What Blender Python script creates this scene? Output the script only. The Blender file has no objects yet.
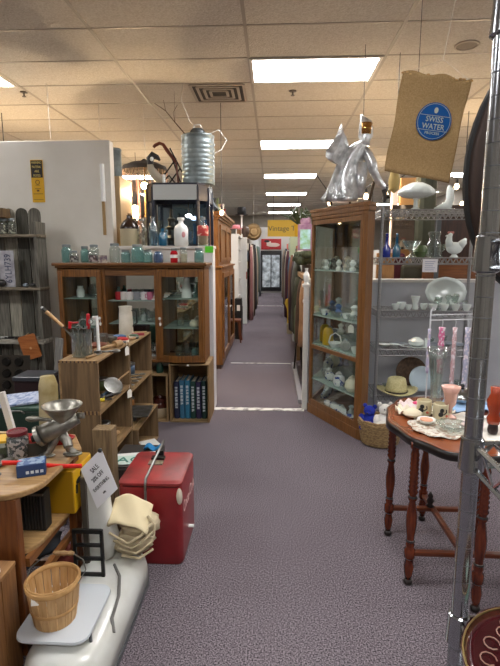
import bpy, bmesh, math, random
from mathutils import Vector, Matrix, Euler, noise
random.seed(7)
PI = math.pi
S = bpy.context.scene
C = S.collection
H = 3.35            # ceiling height

# ---------------------------------------------------------------- camera
cd = bpy.data.cameras.new('camera'); cam = bpy.data.objects.new('camera', cd); C.objects.link(cam)
cd.sensor_fit = 'VERTICAL'; cd.sensor_height = 36.0; cd.lens = 480.0*36.0/666.0
cd.clip_start = 0.02; cd.clip_end = 100
cam.location = (0, 0, 1.6)
cam.rotation_euler = (PI/2-math.radians(9.23), 0, math.radians(2.708))
S.camera = cam
# ---------------------------------------------------------------- world, exposure
W = bpy.data.worlds.new('world'); S.world = W; W.use_nodes = True
W.node_tree.nodes['Background'].inputs[0].default_value = (0.9, 0.95, 1, 1)
W.node_tree.nodes['Background'].inputs[1].default_value = 0.3
S.view_settings.view_transform = 'Standard'; S.view_settings.look = 'None'
S.view_settings.gamma = 1; S.view_settings.use_curve_mapping = False
S.view_settings.exposure = 0.68
PANEL = 19.0        # emission of the fluorescent ceiling panels
BULB = 60.0

# ---------------------------------------------------------------- materials
def hx(s):
    s = s.lstrip('#'); v = [int(s[i:i+2], 16)/255 for i in (0, 2, 4)]
    return tuple(x/12.92 if x <= .04045 else ((x+.055)/1.055)**2.4 for x in v)
_m = {}
def mat(name, col, rough=.5, metal=0, col2=None, scale=8, stretch=(1, 1, 1), bump=0, emit=0, spec=.5, coat=0, lo=.35, hi=.65, detail=4):
    if name in _m: return _m[name]
    m = bpy.data.materials.new(name); m.use_nodes = True; _m[name] = m
    n = m.node_tree.nodes; l = m.node_tree.links; b = n['Principled BSDF']
    c = hx(col) if isinstance(col, str) else col
    b.inputs['Base Color'].default_value = (*c, 1); b.inputs['Roughness'].default_value = rough
    b.inputs['Metallic'].default_value = metal; b.inputs['Specular IOR Level'].default_value = spec
    b.inputs['Coat Weight'].default_value = coat
    if emit:
        b.inputs['Emission Color'].default_value = (*c, 1); b.inputs['Emission Strength'].default_value = emit
    if col2 or bump:
        tc = n.new('ShaderNodeTexCoord'); mp = n.new('ShaderNodeMapping'); mp.inputs['Scale'].default_value = stretch
        t = n.new('ShaderNodeTexNoise'); t.inputs['Scale'].default_value = scale; t.inputs['Detail'].default_value = detail
        l.new(tc.outputs['Object'], mp.inputs[0]); l.new(mp.outputs[0], t.inputs['Vector'])
        if col2:
            r = n.new('ShaderNodeValToRGB'); e = r.color_ramp.elements
            e[0].position = lo; e[1].position = hi; e[0].color = (*c, 1); e[1].color = (*hx(col2), 1)
            l.new(t.outputs['Fac'], r.inputs[0]); l.new(r.outputs[0], b.inputs['Base Color'])
        if bump:
            bp = n.new('ShaderNodeBump'); bp.inputs['Strength'].default_value = bump; bp.inputs['Distance'].default_value = .01
            l.new(t.outputs['Fac'], bp.inputs['Height']); l.new(bp.outputs[0], b.inputs['Normal'])
    return m
def wood(name, c1, c2, axis='z', rough=.45, scale=6, bump=.15):
    st = {'x': (1, 12, 12), 'y': (12, 1, 12), 'z': (12, 12, 1)}[axis]
    return mat(name, c1, rough, col2=c2, scale=scale, stretch=st, bump=bump, lo=.3, hi=.7, detail=6)
def glass(name, tint='#ffffff', gloss=.12, rough=.03, opac=0):
    if name in _m: return _m[name]
    m = bpy.data.materials.new(name); m.use_nodes = True; _m[name] = m
    n = m.node_tree.nodes; l = m.node_tree.links; n.clear()
    o = n.new('ShaderNodeOutputMaterial'); t = n.new('ShaderNodeBsdfTransparent'); g = n.new('ShaderNodeBsdfGlossy')
    g.inputs['Roughness'].default_value = rough; t.inputs[0].default_value = (*hx(tint), 1)
    lw = n.new('ShaderNodeLayerWeight'); lw.inputs[0].default_value = .35
    mr = n.new('ShaderNodeMapRange'); mr.inputs[3].default_value = gloss*.5; mr.inputs[4].default_value = min(1, gloss*5)
    l.new(lw.outputs['Facing'], mr.inputs[0])
    mx = n.new('ShaderNodeMixShader'); l.new(mr.outputs[0], mx.inputs[0]); l.new(t.outputs[0], mx.inputs[1]); l.new(g.outputs[0], mx.inputs[2])
    out = mx
    if opac:
        d = n.new('ShaderNodeBsdfDiffuse'); d.inputs[0].default_value = (*hx(tint), 1)
        m2 = n.new('ShaderNodeMixShader'); m2.inputs[0].default_value = opac
        l.new(mx.outputs[0], m2.inputs[1]); l.new(d.outputs[0], m2.inputs[2]); out = m2
    l.new(out.outputs[0], o.inputs[0])
    return m

# ---------------------------------------------------------------- mesh builder
class MB:
    def __init__(s): s.bm = bmesh.new(); s.mi = 0; s.M = Matrix.Identity(4)
    def mark(s, i): s.mi = i; return s
    def _v(s, p): return s.bm.verts.new(s.M @ Vector(p))
    def _f(s, vs):
        try:
            f = s.bm.faces.new(vs); f.material_index = s.mi; return f
        except ValueError: pass
    def bx(s, x0, x1, y0, y1, z0, z1):
        v = [s._v(p) for p in ((x0, y0, z0), (x1, y0, z0), (x1, y1, z0), (x0, y1, z0), (x0, y0, z1), (x1, y0, z1), (x1, y1, z1), (x0, y1, z1))]
        for f in ((0, 3, 2, 1), (4, 5, 6, 7), (0, 1, 5, 4), (1, 2, 6, 5), (2, 3, 7, 6), (3, 0, 4, 7)): s._f([v[i] for i in f])
        return s
    def box(s, c, d, rot=None):
        k = s.M
        s.M = k @ Matrix.Translation(Vector(c)) @ (Euler(rot).to_matrix().to_4x4() if rot else Matrix.Identity(4))
        s.bx(-d[0]/2, d[0]/2, -d[1]/2, d[1]/2, -d[2]/2, d[2]/2); s.M = k
        return s
    def ringf(s, a, b, closed=True):
        n = len(a)
        for i in range(n if closed else n-1):
            j = (i+1) % n; s._f([a[i], a[j], b[j], b[i]])
    def loft(s, rings, cap=True, closed=True):
        R = [[s._v(p) for p in r] for r in rings]
        for a, b in zip(R, R[1:]): s.ringf(a, b, closed)
        if cap: s._f(R[0][::-1]); s._f(R[-1])
        return s
    def lathe(s, prof, c=(0, 0, 0), n=20, sx=1, sy=1, cap=True, wave=0, wn=8):
        rings = [[(c[0]+r*sx*(1+wave*math.cos(wn*2*PI*i/n))*math.cos(2*PI*i/n), c[1]+r*sy*(1+wave*math.cos(wn*2*PI*i/n))*math.sin(2*PI*i/n), c[2]+z) for i in range(n)] for r, z in prof]
        return s.loft(rings, cap)
    def tube(s, pts, r, n=8, closed=False):
        P = [Vector(p) for p in pts]; rs = r if isinstance(r, (list, tuple)) else [r]*len(P)
        rings = []; ref = None
        for i, p in enumerate(P):
            if closed: t = P[(i+1) % len(P)]-P[i-1]
            else: t = P[min(i+1, len(P)-1)]-P[max(i-1, 0)]
            t.normalize()
            if ref is None: ref = Vector((0, 0, 1)) if abs(t.z) < .9 else Vector((1, 0, 0))
            a = t.cross(ref)
            if a.length < 1e-4: a = t.cross(Vector((.3, 1, .2)))
            a.normalize(); b = t.cross(a); ref = a.cross(t) if closed or True else ref
            rings.append([p+(a*math.cos(2*PI*k/n)+b*math.sin(2*PI*k/n))*rs[i] for k in range(n)])
        R = [[s._v(q) for q in g] for g in rings]
        for a, b in zip(R, R[1:]): s.ringf(a, b)
        if closed: s.ringf(R[-1], R[0])
        else: s._f(R[0][::-1]); s._f(R[-1])
        return s
    def cyl(s, a, b, r, r2=None, n=12): return s.tube([a, b], [r, r if r2 is None else r2], n)
    def ball(s, c, r, n=12, m=8):
        if not isinstance(r, (tuple, list)): r = (r, r, r)
        R = [[(c[0]+r[0]*math.sin(PI*j/m)*math.cos(2*PI*i/n), c[1]+r[1]*math.sin(PI*j/m)*math.sin(2*PI*i/n), c[2]-r[2]*math.cos(PI*j/m)) for i in range(n)] for j in range(1, m)]
        return s.loft(R)
    def prism(s, poly, z0, z1): return s.loft([[(x, y, z0) for x, y in poly], [(x, y, z1) for x, y in poly]])
    def sheet(s, f, nu, nv, th=.003):
        g = [[s._v(f(u/nu, v/nv)) for v in range(nv+1)] for u in range(nu+1)]
        for u in range(nu):
            for v in range(nv): s._f([g[u][v], g[u+1][v], g[u+1][v+1], g[u][v+1]])
        s.solid = th
        return s
    def build(s, name, m, parent=None, smooth=False, bevel=0, sub=0):
        bmesh.ops.recalc_face_normals(s.bm, faces=s.bm.faces)
        me = bpy.data.meshes.new(name); s.bm.to_mesh(me); s.bm.free()
        for q in (m if isinstance(m, (list, tuple)) else [m]): me.materials.append(q)
        o = bpy.data.objects.new(name, me); C.objects.link(o)
        if parent: o.parent = parent
        if smooth:
            me.polygons.foreach_set('use_smooth', [True]*len(me.polygons))
            if smooth != 'all':
                me.update()
                sh = me.attributes.new('sharp_edge', 'BOOLEAN', 'EDGE')
                b2 = bmesh.new(); b2.from_mesh(me)
                for e in b2.edges:
                    if len(e.link_faces) == 2 and e.calc_face_angle(0) > .7: sh.data[e.index].value = True
                b2.free()
        if getattr(s, 'solid', 0):
            d = o.modifiers.new('thickness', 'SOLIDIFY'); d.thickness = s.solid; d.offset = 0
        if bevel:
            d = o.modifiers.new('bevel', 'BEVEL'); d.width = bevel; d.segments = 2; d.limit_method = 'ANGLE'
        if sub:
            d = o.modifiers.new('sub', 'SUBSURF'); d.levels = sub; d.render_levels = sub
        return o
def mb(): return MB()
def tag(o, label, cat, group=None, kind=None):
    o['label'] = label; o['category'] = cat
    if group: o['group'] = group
    if kind: o['kind'] = kind
    return o
def thing(name, label, cat, loc=(0, 0, 0), rz=0, group=None):
    o = bpy.data.objects.new(name, None); C.objects.link(o); o.empty_display_size = .05
    o.location = loc; o.rotation_euler = (0, 0, rz)
    return tag(o, label, cat, group)
def struct(o): o['kind'] = 'structure'; return o
def put(o, loc, rz=0, rot=None):
    o.location = loc; o.rotation_euler = rot if rot else (0, 0, rz); return o
def dup(root, loc, rz=None, label=None, sc=None, mats=None):
    r = root.copy(); C.objects.link(r); r.location = loc
    if rz is not None: r.rotation_euler = (0, 0, rz)
    if label: r['label'] = label
    if sc: r.scale = (sc, sc, sc) if not isinstance(sc, tuple) else sc
    for ch in list(root.children):
        c = ch.copy(); C.objects.link(c); c.parent = r
        for g in ch.children:
            d = g.copy(); C.objects.link(d); d.parent = c
    return r
def remat(o, name, m):
    for c in [o]+list(o.children):
        if c.name.split('.')[0] == name:
            c.data = c.data.copy(); c.data.materials.clear(); c.data.materials.append(m)
def text(name, body, size, m, parent, loc, rot, extrude=.0008, align='CENTER', sx=1):
    cu = bpy.data.curves.new(name, 'FONT'); cu.body = body; cu.size = size; cu.extrude = extrude
    cu.align_x = align; cu.align_y = 'CENTER'; cu.space_line = .95; cu.resolution_u = 3
    t = bpy.data.objects.new(name+'_tmp', cu); C.objects.link(t); bpy.context.view_layer.update()
    me = bpy.data.meshes.new_from_object(t.evaluated_get(bpy.context.evaluated_depsgraph_get()))
    bpy.data.objects.remove(t); me.materials.clear(); me.materials.append(m)
    o = bpy.data.objects.new(name, me); C.objects.link(o); o.parent = parent; o.location = loc; o.rotation_euler = rot; o.scale = (sx, 1, 1)
    return o

# common materials
WHITE = mat('white paint', '#d6d4d0', .6, col2='#cbc8c2', scale=3)
CHROME = mat('chrome', '#b9bcc0', .22, 1)
STEEL = mat('dull steel', '#8d8f8e', .38, .9, col2='#6f6d68', scale=20)
GALV = mat('galvanized steel', '#8f9a9c', .42, .75, col2='#6c7678', scale=9, bump=.1)
BLACK = mat('black', '#141414', .5)
BLACKM = mat('black metal', '#1b1b1d', .35, .4)
OAK = wood('golden oak', '#50300f', '#865622', 'z')
OAKX = wood('golden oak across', '#4c2f12', '#7e5122', 'x')
DARKW = wood('dark walnut', '#2a170e', '#45281a', 'z')
CRATE = wood('crate pine', '#6e5535', '#9a7c54', 'y', .75, 4)
CRATEX = wood('crate pine ends', '#53402a', '#7d6546', 'z', .8, 3)
GREYW = wood('weathered grey wood', '#45433c', '#76736a', 'z', .9, bump=.5)
GREYX = wood('weathered shelf board', '#5a5345', '#857b69', 'x', .9, bump=.5)
MAHOG = wood('red mahogany', '#4a1c0d', '#7a3418', 'z', .28)
GLASS = glass('clear glass', '#f4faf8', .1)
PANE = glass('glass pane', '#f6faf8', .035)
AQUA = glass('aqua jar glass', '#9cc9c6', .16, opac=.25)
CLEARJ = glass('clear jar glass', '#e6edea', .13, opac=.05)
SHELFG = glass('glass shelf', '#cfe4dd', .12, opac=.3)
COBALT = glass('cobalt glass', '#2240b8', .2, opac=.45)
TEAL = glass('teal glass', '#2a7fa8', .2, opac=.4)
MILK = mat('milk glass', '#dfe9e6', .15, coat=.4)
CHINA = mat('white china', '#e6e8e6', .2, coat=.3)
CREAM = mat('cream ceramic', '#ddd6bd', .3, coat=.3)
PAPER = mat('white paper', '#eceef2', .8)
TAGP = mat('price tag card', '#e9e6dc', .8)
RED = mat('red paint', '#8f1d1e', .4, col2='#74191b', scale=5)
MIRROR = mat('mirror', '#d4d9d7', .04, 1)
INK = mat('black ink', '#26262a', .7)
# ================================================================ the room
carpet = mat('carpet', '#322d32', .95, col2='#958c93', scale=150, bump=.12, spec=.1, lo=.36, hi=.66, detail=8)
n = carpet.node_tree.nodes; l = carpet.node_tree.links
t2 = n.new('ShaderNodeTexNoise'); t2.inputs['Scale'].default_value = .9; t2.inputs['Detail'].default_value = 3
tcx = n.new('ShaderNodeTexCoord'); l.new(tcx.outputs['Object'], t2.inputs['Vector'])
mxr = n.new('ShaderNodeMix'); mxr.data_type = 'RGBA'; mxr.blend_type = 'MULTIPLY'; mxr.inputs[0].default_value = .5
rr = n.new('ShaderNodeValToRGB'); rr.color_ramp.elements[0].position = .3; rr.color_ramp.elements[1].position = .7
rr.color_ramp.elements[0].color = (.62, .58, .6, 1); rr.color_ramp.elements[1].color = (1, 1, 1, 1)
l.new(t2.outputs['Fac'], rr.inputs[0])
cr = [q for q in n if q.type == 'VALTORGB' and q is not rr][0]
l.new(cr.outputs[0], mxr.inputs[6]); l.new(rr.outputs[0], mxr.inputs[7]); l.new(mxr.outputs[2], n['Principled BSDF'].inputs['Base Color'])
struct(mb().bx(-6, 5, -3, 22, -.1, 0).build('floor', carpet))
tile = mat('ceiling tile', '#d2cdc4', .9, col2='#bfb8ad', scale=70, bump=.6, spec=.1, detail=8)
ceil = struct(mb().bx(-6, 5, -3, 22, H, H+.1).build('ceiling', tile))
g = mb(); gx = [-.23+1.22*k for k in range(-4, 5)]; 
for x in gx: g.bx(x-.014, x+.014, -3, 22, H-.004, H)
for k in range(-12, 29):
    y = 4.65+.622*k
    if -3 < y < 22: g.bx(-6, 5, y-.011, y+.011, H-.004, H)
g.build('ceiling_grid', mat('shaded grid', '#a59d91', .45), ceil)  # darker than the tiles: shadow lines along the grid put into its colour
side = mat('far wall paint', '#918a80', .8, col2='#857e74', scale=2)
struct(mb().bx(-6.1, -6, -3, 22, 0, H).build('wall_left', side)); struct(mb().bx(5, 5.1, -3, 22, 0, H).build('wall_right', side))
struct(mb().bx(-6.1, 5.1, -3.1, -3, 0, H).build('wall_behind', side)); struct(mb().bx(-6.1, 5.1, 22, 22.1, 0, H).build('wall_far', side))
# partitions round the doorway
cream = mat('cream partition paint', '#dcd9d1', .55, col2='#d3cfc5', scale=2.5)
struct(mb().bx(-6, -1.62, 4.9, 5.02, 0, 2.72).build('wall_front_left', cream, bevel=.008))
w = struct(mb().bx(-1.62, -.61, 4.86, 5.0, 0, 1.66).build('wall_ledge', WHITE, bevel=.003))
mb().bx(-1.62, -.59, 4.83, 5.03, 1.66, 1.69).build('ledge_cap', WHITE, w, bevel=.004)
mb().bx(-.70, -.60, 4.835, 5.02, 0, 1.66).build('end_post', mat('post paint', '#d9dade', .45), w, bevel=.004)
w = struct(mb().bx(.36, 5, 4.90, 5.0, 0, 1.33).build('wall_low_right', mat('grey partition', '#b9bcc2', .6, col2='#a9acb3', scale=2)))
mb().bx(.36, 5, 4.88, 5.02, 1.33, 1.36).build('wall_cap', WHITE, w)
nb = mb().bx(.315, .365, 4.86, 4.93, 0, 1.28); nb.bx(.30, .375, 4.85, 4.94, 1.28, 1.31); nb.bx(.308, .37, 4.855, 4.935, 1.12, 1.15)
struct(nb.build('trim_1', WHITE, bevel=.004))
strip = mat('worn threshold paint', '#dad9d2', .6, col2='#8f8b88', scale=14, lo=.5, hi=.62)
sb = mb(); xs = [-.61+.035*i for i in range(28)]
sb.prism([(x, 4.80+.012*random.random()) for x in xs]+[(x, 4.875+.012*random.random()) for x in xs[::-1]], 0, .006)
struct(sb.build('trim_2', strip))
struct(mb().bx(.285, .345, 5.05, 6.9, 0, .05).build('trim_3', mat('grey curb', '#8b8b90', .7), bevel=.01))
sb = mb().bx(-.62, .27, 7.0, 7.03, 0, .004); struct(sb.build('trim_4', strip))
sb = mb().bx(-.62, .3, 15.2, 15.26, 0, .004); struct(sb.build('trim_5', strip))

# fluorescent ceiling lights: (x, y) of the near left corner of each opening
diff = mat('light diffuser', '#faf8f7', .6, emit=PANEL)
def light(x, y, label):
    t = thing('ceiling_light', label, 'ceiling light', (x+.6, y+.31, H-.005), 0, 'fluorescent ceiling lights')
    mb().bx(-.57, .57, -.28, .28, -.004, .001).build('diffuser', diff, t)
    f = mb(); f.bx(-.6, .6, -.31, -.28, -.008, .002); f.bx(-.6, .6, .28, .31, -.008, .002); f.bx(-.6, -.57, -.28, .28, -.008, .002); f.bx(.57, .6, -.28, .28, -.008, .002)
    f.build('frame', mat('light frame', '#cfcac2', .5), t)
names = ['nearest and largest bright ceiling light in middle of ceiling', 'second ceiling light of the middle row, beyond the largest one', 'third ceiling light down the middle row', 'fourth ceiling light down the middle row', 'fifth ceiling light down the middle row', 'farthest narrow ceiling light over the end of the aisle']
for k in range(6): light(-.23, 4.65+3.12*k, names[k])
light(-3.89, 4.65, 'bright ceiling light cut off at left edge above the white partition')
for k in (-2, -1): light(-.23, 4.65+3.12*k, 'ceiling light overhead, outside the picture')
for k in (-2, -1, 1, 2, 3, 4):
    light(-3.89, 4.65+3.12*k, 'ceiling light over the left side of the shop, outside the picture')
for k in (-2, -1, 0, 1, 2, 3, 4):
    light(3.43, 4.65+3.12*k, 'ceiling light over the right side of the shop, outside the picture')
# ceiling fittings
t = thing('ceiling_vent', 'square slatted metal air vent in the ceiling left of largest light', 'vent', (-.60, 5.58, H))
f = mb(); f.bx(-.29, .29, -.27, .27, -.006, -.002); f.build('backing', mat('vent dark', '#3c3834', .7), t)
for i, r in enumerate((.28, .215, .15, .09)):
    f = mb()
    for sx in (-1, 1): f.bx(sx*r-.014, sx*r+.014, -r, r, -.016, -.005); f.bx(-r, r, sx*r-.014, sx*r+.014, -.016, -.005)
    f.build('slat', mat('vent metal', '#a89f93', .5), t)
def head(x, y, label):
    t = thing('sprinkler_head', label, 'sprinkler', (x, y, H), 0, 'sprinkler heads')
    mb().lathe([(.04, 0), (.04, -.008), (.012, -.012)], n=14).build('escutcheon', mat('head metal', '#6e665e', .4, .6), t)
    mb().cyl((0, 0, -.01), (0, 0, -.045), .009).lathe([(.022, -.045), (.022, -.05)], n=10).build('nozzle', mat('head metal', '#6e665e'), t)
head(.20, 5.55, 'small dark sprinkler head on ceiling behind the largest light'); head(-2.72, 5.45, 'small dark sprinkler head on ceiling above white partition at left')
t = thing('ceiling_speaker', 'round recessed speaker disc in the ceiling at top right', 'speaker', (1.62, 4.47, H))
mb().lathe([(.10, 0), (.10, -.008), (.085, -.012), (.085, -.004)], n=28).build('ring', mat('speaker ring', '#b3a99b', .5), t)
mb().lathe([(.083, 0), (.083, -.007)], n=28).build('grille', mat('speaker grille', '#8d8478', .7, bump=1, scale=200), t)

# far end of the aisle
struct(mb().bx(-.9, .7, 20.6, 20.75, 0, 2.75).build('wall_aisle_end', mat('aisle end paint', '#cbc8c4', .7)))
d = struct(mb().bx(-.52, .36, 20.55, 20.6, .08, 1.78).build('door_1', mat('door dark frame', '#1c1c1f', .4)))
mb().bx(-.44, -.1, 20.54, 20.555, .25, 1.6).build('pane', mat('bright shop window', '#cfd8de', .3, col2='#2f353c', scale=5, emit=.15), d)
mb().bx(-.06, .28, 20.54, 20.555, .25, 1.6).build('pane', mat('bright shop window', '#dfe8ee'), d)
t = thing('red_poster', 'red picture with white figure hung over the dark far door', 'poster', (-.08, 20.56, 2.05))
mb().bx(-.42, .42, -.01, .01, -.22, .22).build('board', mat('poster red', '#b8232a', .5), t)
f = mb(); f.ball((.08, -.012, -.03), (.28, .006, .09)); f.ball((-.1, -.012, .05), (.1, .006, .09)); f.build('picture', mat('poster figure', '#e6cfc4', .6), t)
f = mb(); f.ball((-.18, -.016, .12), (.12, .006, .05)); f.build('picture', mat('poster dark', '#2a2024', .6), t)
# ================================================================ things at the back left
# poster on the white partition
t = thing('notice_poster', 'yellow and black notice poster on the white partition', 'poster', (-2.365, 4.893, 2.33))
mb().bx(-.063, .063, -.003, .003, -.205, .205).build('sheet', mat('poster yellow', '#d9a915', .6), t)
mb().bx(-.058, .058, -.005, -.002, .035, .2).build('black_panel', mat('poster black', '#1b1712', .6), t)
PY = mat('poster pale ink', '#cdb86a', .7)
for z, s in ((.178, 'WARNING'), (.137, 'MATERIAL'), (.095, 'ARE'), (.053, 'POSTED')):
    text('lettering', s, .034, PY, t, (0, -.0055, z), (PI/2, 0, 0), sx=.6 if len(s) > 4 else .8)
f = mb(); f.tube([(.02*math.cos(a), -.004, -.01+.02*math.sin(a)) for a in [i*PI/8 for i in range(16)]], .003, 5, True); f.bx(-.022, .022, -.005, -.003, -.04, -.036); f.bx(-.03, .03, -.005, -.003, -.075, -.07); f.bx(-.012, .012, -.005, -.003, -.1, -.083); f.bx(-.05, .05, -.005, -.003, -.125, -.12); f.bx(-.05, .05, -.005, -.003, -.18, -.176)
f.build('emblem', mat('poster brown ink', '#6e4c12', .7), t)
t = thing('paper_towel_tube', 'tall narrow clear tube fixed upright near edge of white partition', 'tube', (-1.70, 4.885, 2.3))
mb().cyl((0, 0, -.17), (0, 0, .19), .022, n=14).build('sleeve', mat('frosted sleeve', '#e3e4e2', .35), t, smooth=True)
mb().bx(-.017, .01, -.006, .012, -.5, -.17).build('stick', mat('tan stick', '#a08358', .7), t)

# hutch on its crates
X0, X1, Y0, Y1, Z0, Z1 = -2.02, -.635, 4.44, 4.80, .585, 1.5
t = thing('curio_hutch', 'wide golden oak hutch with two curved glass doors and mirrored centre', 'cabinet', ((X0+X1)/2, (Y0+Y1)/2, Z0))
w2 = (X1-X0)/2; d2 = (Y1-Y0)/2; hh = Z1-Z0
mb().bx(-w2+.02, w2-.02, d2-.02, d2, 0, hh).build('back_panel', DARKW, t)
f = mb(); f.bx(-w2-.03, w2+.03, -d2-.05, d2, hh, hh+.028); f.bx(-w2-.01, w2+.01, -d2-.03, d2, hh-.02, hh); f.build('top', OAKX, t, bevel=.008)
f = mb(); f.bx(-w2, w2, -d2, d2-.02, 0, .03); f.build('bottom', OAKX, t, bevel=.004)
for x in (-w2, w2-.03): mb().bx(x, x+.03, -d2, d2-.02, .03, hh-.02).build('side_panel', OAK, t)
lx, rx = -w2+.42, w2-.44
for x in (lx, rx): mb().bx(x-.03, x+.03, -d2+.0, d2-.02, .03, hh-.02).build('divider', OAK, t)
mb().bx(lx+.03, rx-.03, -d2+.01, -d2+.035, hh-.09, hh-.02).build('top_rail', OAKX, t)
mb().bx(-w2+.03, w2-.03, d2-.03, d2-.021, .05, hh-.05).build('mirror_panel', MIRROR, t)
for z in (.36, .58): mb().bx(lx+.03, rx-.03, -d2+.06, d2-.03, z, z+.008).build('shelf', SHELFG, t)
for a, b in ((-w2+.03, lx-.03), (rx+.03, w2-.03)):
    for z in (.32, .6): mb().bx(a, b, -d2+.05, d2-.03, z, z+.008).build('shelf', SHELFG, t)
def bow(a, b, n=10, amp=.05): return [(a+(b-a)*i/n, -d2-.005-amp*math.sin(PI*i/n)) for i in range(n+1)]
for a, b, kx in ((-w2+.01, lx, 'r'), (rx, w2-.01, 'l')):
    dr = mb()
    for z0, z1 in ((.01, .075), (hh-.1, hh-.03)):
        P = bow(a, b); dr.prism(P+[(x, y+.022) for x, y in P[::-1]], z0, z1)
    dr.bx(a, a+.045, -d2-.024, -d2+.004, .05, hh-.05); dr.bx(b-.045, b, -d2-.024, -d2+.004, .05, hh-.05)
    do = dr.build('door', OAK, t, bevel=.003)
    P = bow(a+.04, b-.04, amp=.045); mb().prism(P+[(x, y+.004) for x, y in P[::-1]], .07, hh-.09).build('pane', PANE, do)
    xk = b-.022 if kx == 'r' else a+.022
    k = mb().ball((xk, -d2-.04, .43), .014).cyl((xk, -d2-.04, .43), (xk, -d2-.01, .43), .005); k.build('knob', CHINA, do, smooth=True)
    k = mb().ball((xk+.004, -d2-.036, .375), (.011, .011, .018)).cyl((xk, -d2-.036, .43), (xk+.004, -d2-.036, .385), .002); k.build('key_tag', CHINA, do, smooth=True)
HX = (X0+X1)/2; HY = (Y0+Y1)/2

# wares inside the hutch
def jar_mb(r, h, neck=.75, n=18):
    return mb().lathe([(r*.9, 0), (r, .01), (r, h*.68), (r*.95, h*.76), (r*neck, h*.84), (r*neck, h*.96)], n=n)
def ware(name, label, cat, prof, m, loc, group=None, n=16, smooth=True, **k):
    f = mb().lathe(prof, n=n, **k); o = f.build(name, m, smooth=smooth); put(o, loc); return tag(o, label, cat, group)
cup = [(.02, 0), (.022, .004), (.035, .03), (.04, .06), (.037, .06), (.03, .02)]
def teapot(m, label, loc, s=1, rz=0):
    t = thing('teapot', label, 'teapot', loc, rz, 'teapots'); t.scale = (s, s, s)
    mb().lathe([(.035, 0), (.055, .02), (.065, .055), (.05, .09), (.03, .1)], n=16).build('body', m, t, smooth=True)
    mb().lathe([(.032, .1), (.02, .112), (.006, .116), (.01, .128), (.003, .134)], n=12).build('lid', m, t, smooth=True)
    mb().tube([(.055, 0, .04), (.085, 0, .055), (.1, 0, .09)], [.014, .01, .007]).build('spout', m, t, smooth=True)
    mb().tube([(-.055, 0, .08), (-.09, 0, .08), (-.095, 0, .05), (-.058, 0, .03)], .006).build('handle', m, t, smooth=True)
    return t
Zs1, Zs2 = Z0+.368, Z0+.588
for i, (x, c, lab) in enumerate([(-1.49, '#a3262e', 'red'), (-1.44, '#c9c4be', 'grey'), (-1.38, '#d6d3cf', 'white'), (-1.31, '#8b8f94', 'steel grey'), (-1.24, '#d9d9d9', 'pale'), (-1.18, '#b96b86', 'rose pink')]):
    tt = thing('tin_cup', f'{lab} tin cup in the row on hutch upper middle shelf', 'cup', (x, 4.58, Zs2), .5+i*.7)
    m_ = mat('cup '+lab, c, .35, metal=.2)
    mb().lathe([(.028, 0), (.032, .004), (.034, .075), (.03, .075), (.028, .01)], n=14).build('body', m_, tt, smooth=True)
    mb().tube([(.032, 0, .06), (.055, 0, .055), (.055, 0, .025), (.032, 0, .02)], .004).build('handle', m_, tt, smooth=True)
for i in range(5):
    tt = tag(put(mb().prism([(-.1, -.02), (.1, -.024), (.09, .03), (-.09, .02)], 0, .012).build('magazine', mat(f'folded paper {i%3}', ['#d8d6d0', '#c7b6a2', '#e4e4e6'][i % 3], .6)), (-1.13+.012*i, 4.57+.01*i, Zs2+.013*i), .1*i-.2), ['folded pale leaflet lying on hutch shelf, bottom of the pile', 'second leaflet up in pile on hutch shelf', 'middle leaflet in pile on hutch shelf', 'fourth leaflet up in pile on hutch shelf', 'topmost leaflet in pile on hutch shelf'][i], 'paper', 'leaflets on the hutch shelf')
# bottles, jugs and glasses on the door shelves
t = thing('enamel_coffee_pot', 'tall white enamel coffee pot behind the right glass door', 'coffee pot', (-.83, 4.60, Z0+.608))
mb().lathe([(.05, 0), (.052, .01), (.036, .16), (.038, .165)], n=18).build('body', CHINA, t, smooth=True)
mb().lathe([(.038, .165), (.028, .19), (.006, .2), (.009, .21)], n=14).build('lid', CHINA, t, smooth=True)
mb().tube([(.045, 0, .14), (.085, 0, .13), (.085, 0, .06), (.05, 0, .04)], .006).build('handle', CHINA, t, smooth=True)
mb().tube([(-.045, 0, .06), (-.07, 0, .1), (-.075, 0, .15)], [.014, .01, .007]).build('spout', CHINA, t, smooth=True)
goods = [(-.74, .608, AQUA, .028, .15, 'aqua bottle beside enamel coffee pot behind right glass door'), (-.92, .03, CLEARJ, .035, .1, 'clear tumbler at left on hutch floor behind right door'),
 (-.84, .03, CLEARJ, .03, .12, 'clear tumbler in middle on hutch floor behind right door'), (-.76, .03, AQUA, .04, .08, 'aqua dish on hutch floor behind right door'), (-.9, .328, CLEARJ, .035, .08, 'small clear jar at left on right door middle shelf'),
 (-.76, .328, CREAM, .05, .06, 'cream bowl on right door middle shelf'), (-1.88, .608, CHINA, .038, .11, 'white mug high behind left glass door'), (-1.74, .608, CLEARJ, .035, .13, 'clear carafe high behind left glass door'),
 (-1.86, .328, CLEARJ, .04, .14, 'large clear jar on middle shelf behind left door'), (-1.76, .328, CHINA, .045, .07, 'white dish on middle shelf behind left door'), (-1.68, .328, AQUA, .03, .1, 'small aqua bottle on middle shelf behind left door'),
 (-1.8, .03, CLEARJ, .05, .1, 'clear bowl on hutch floor behind left door')]
for i, (x, z, m_, r, h_, lab) in enumerate(goods):
    ware('glass_jar' if m_ in (CLEARJ, AQUA) else 'mug', lab, 'glassware' if m_ in (CLEARJ, AQUA) else 'dish', [(r*.8, 0), (r, .01), (r, h_*.6), (r*.7, h_*.85), (r*.75, h_)], m_, (x, 4.62, Z0+z))
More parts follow.
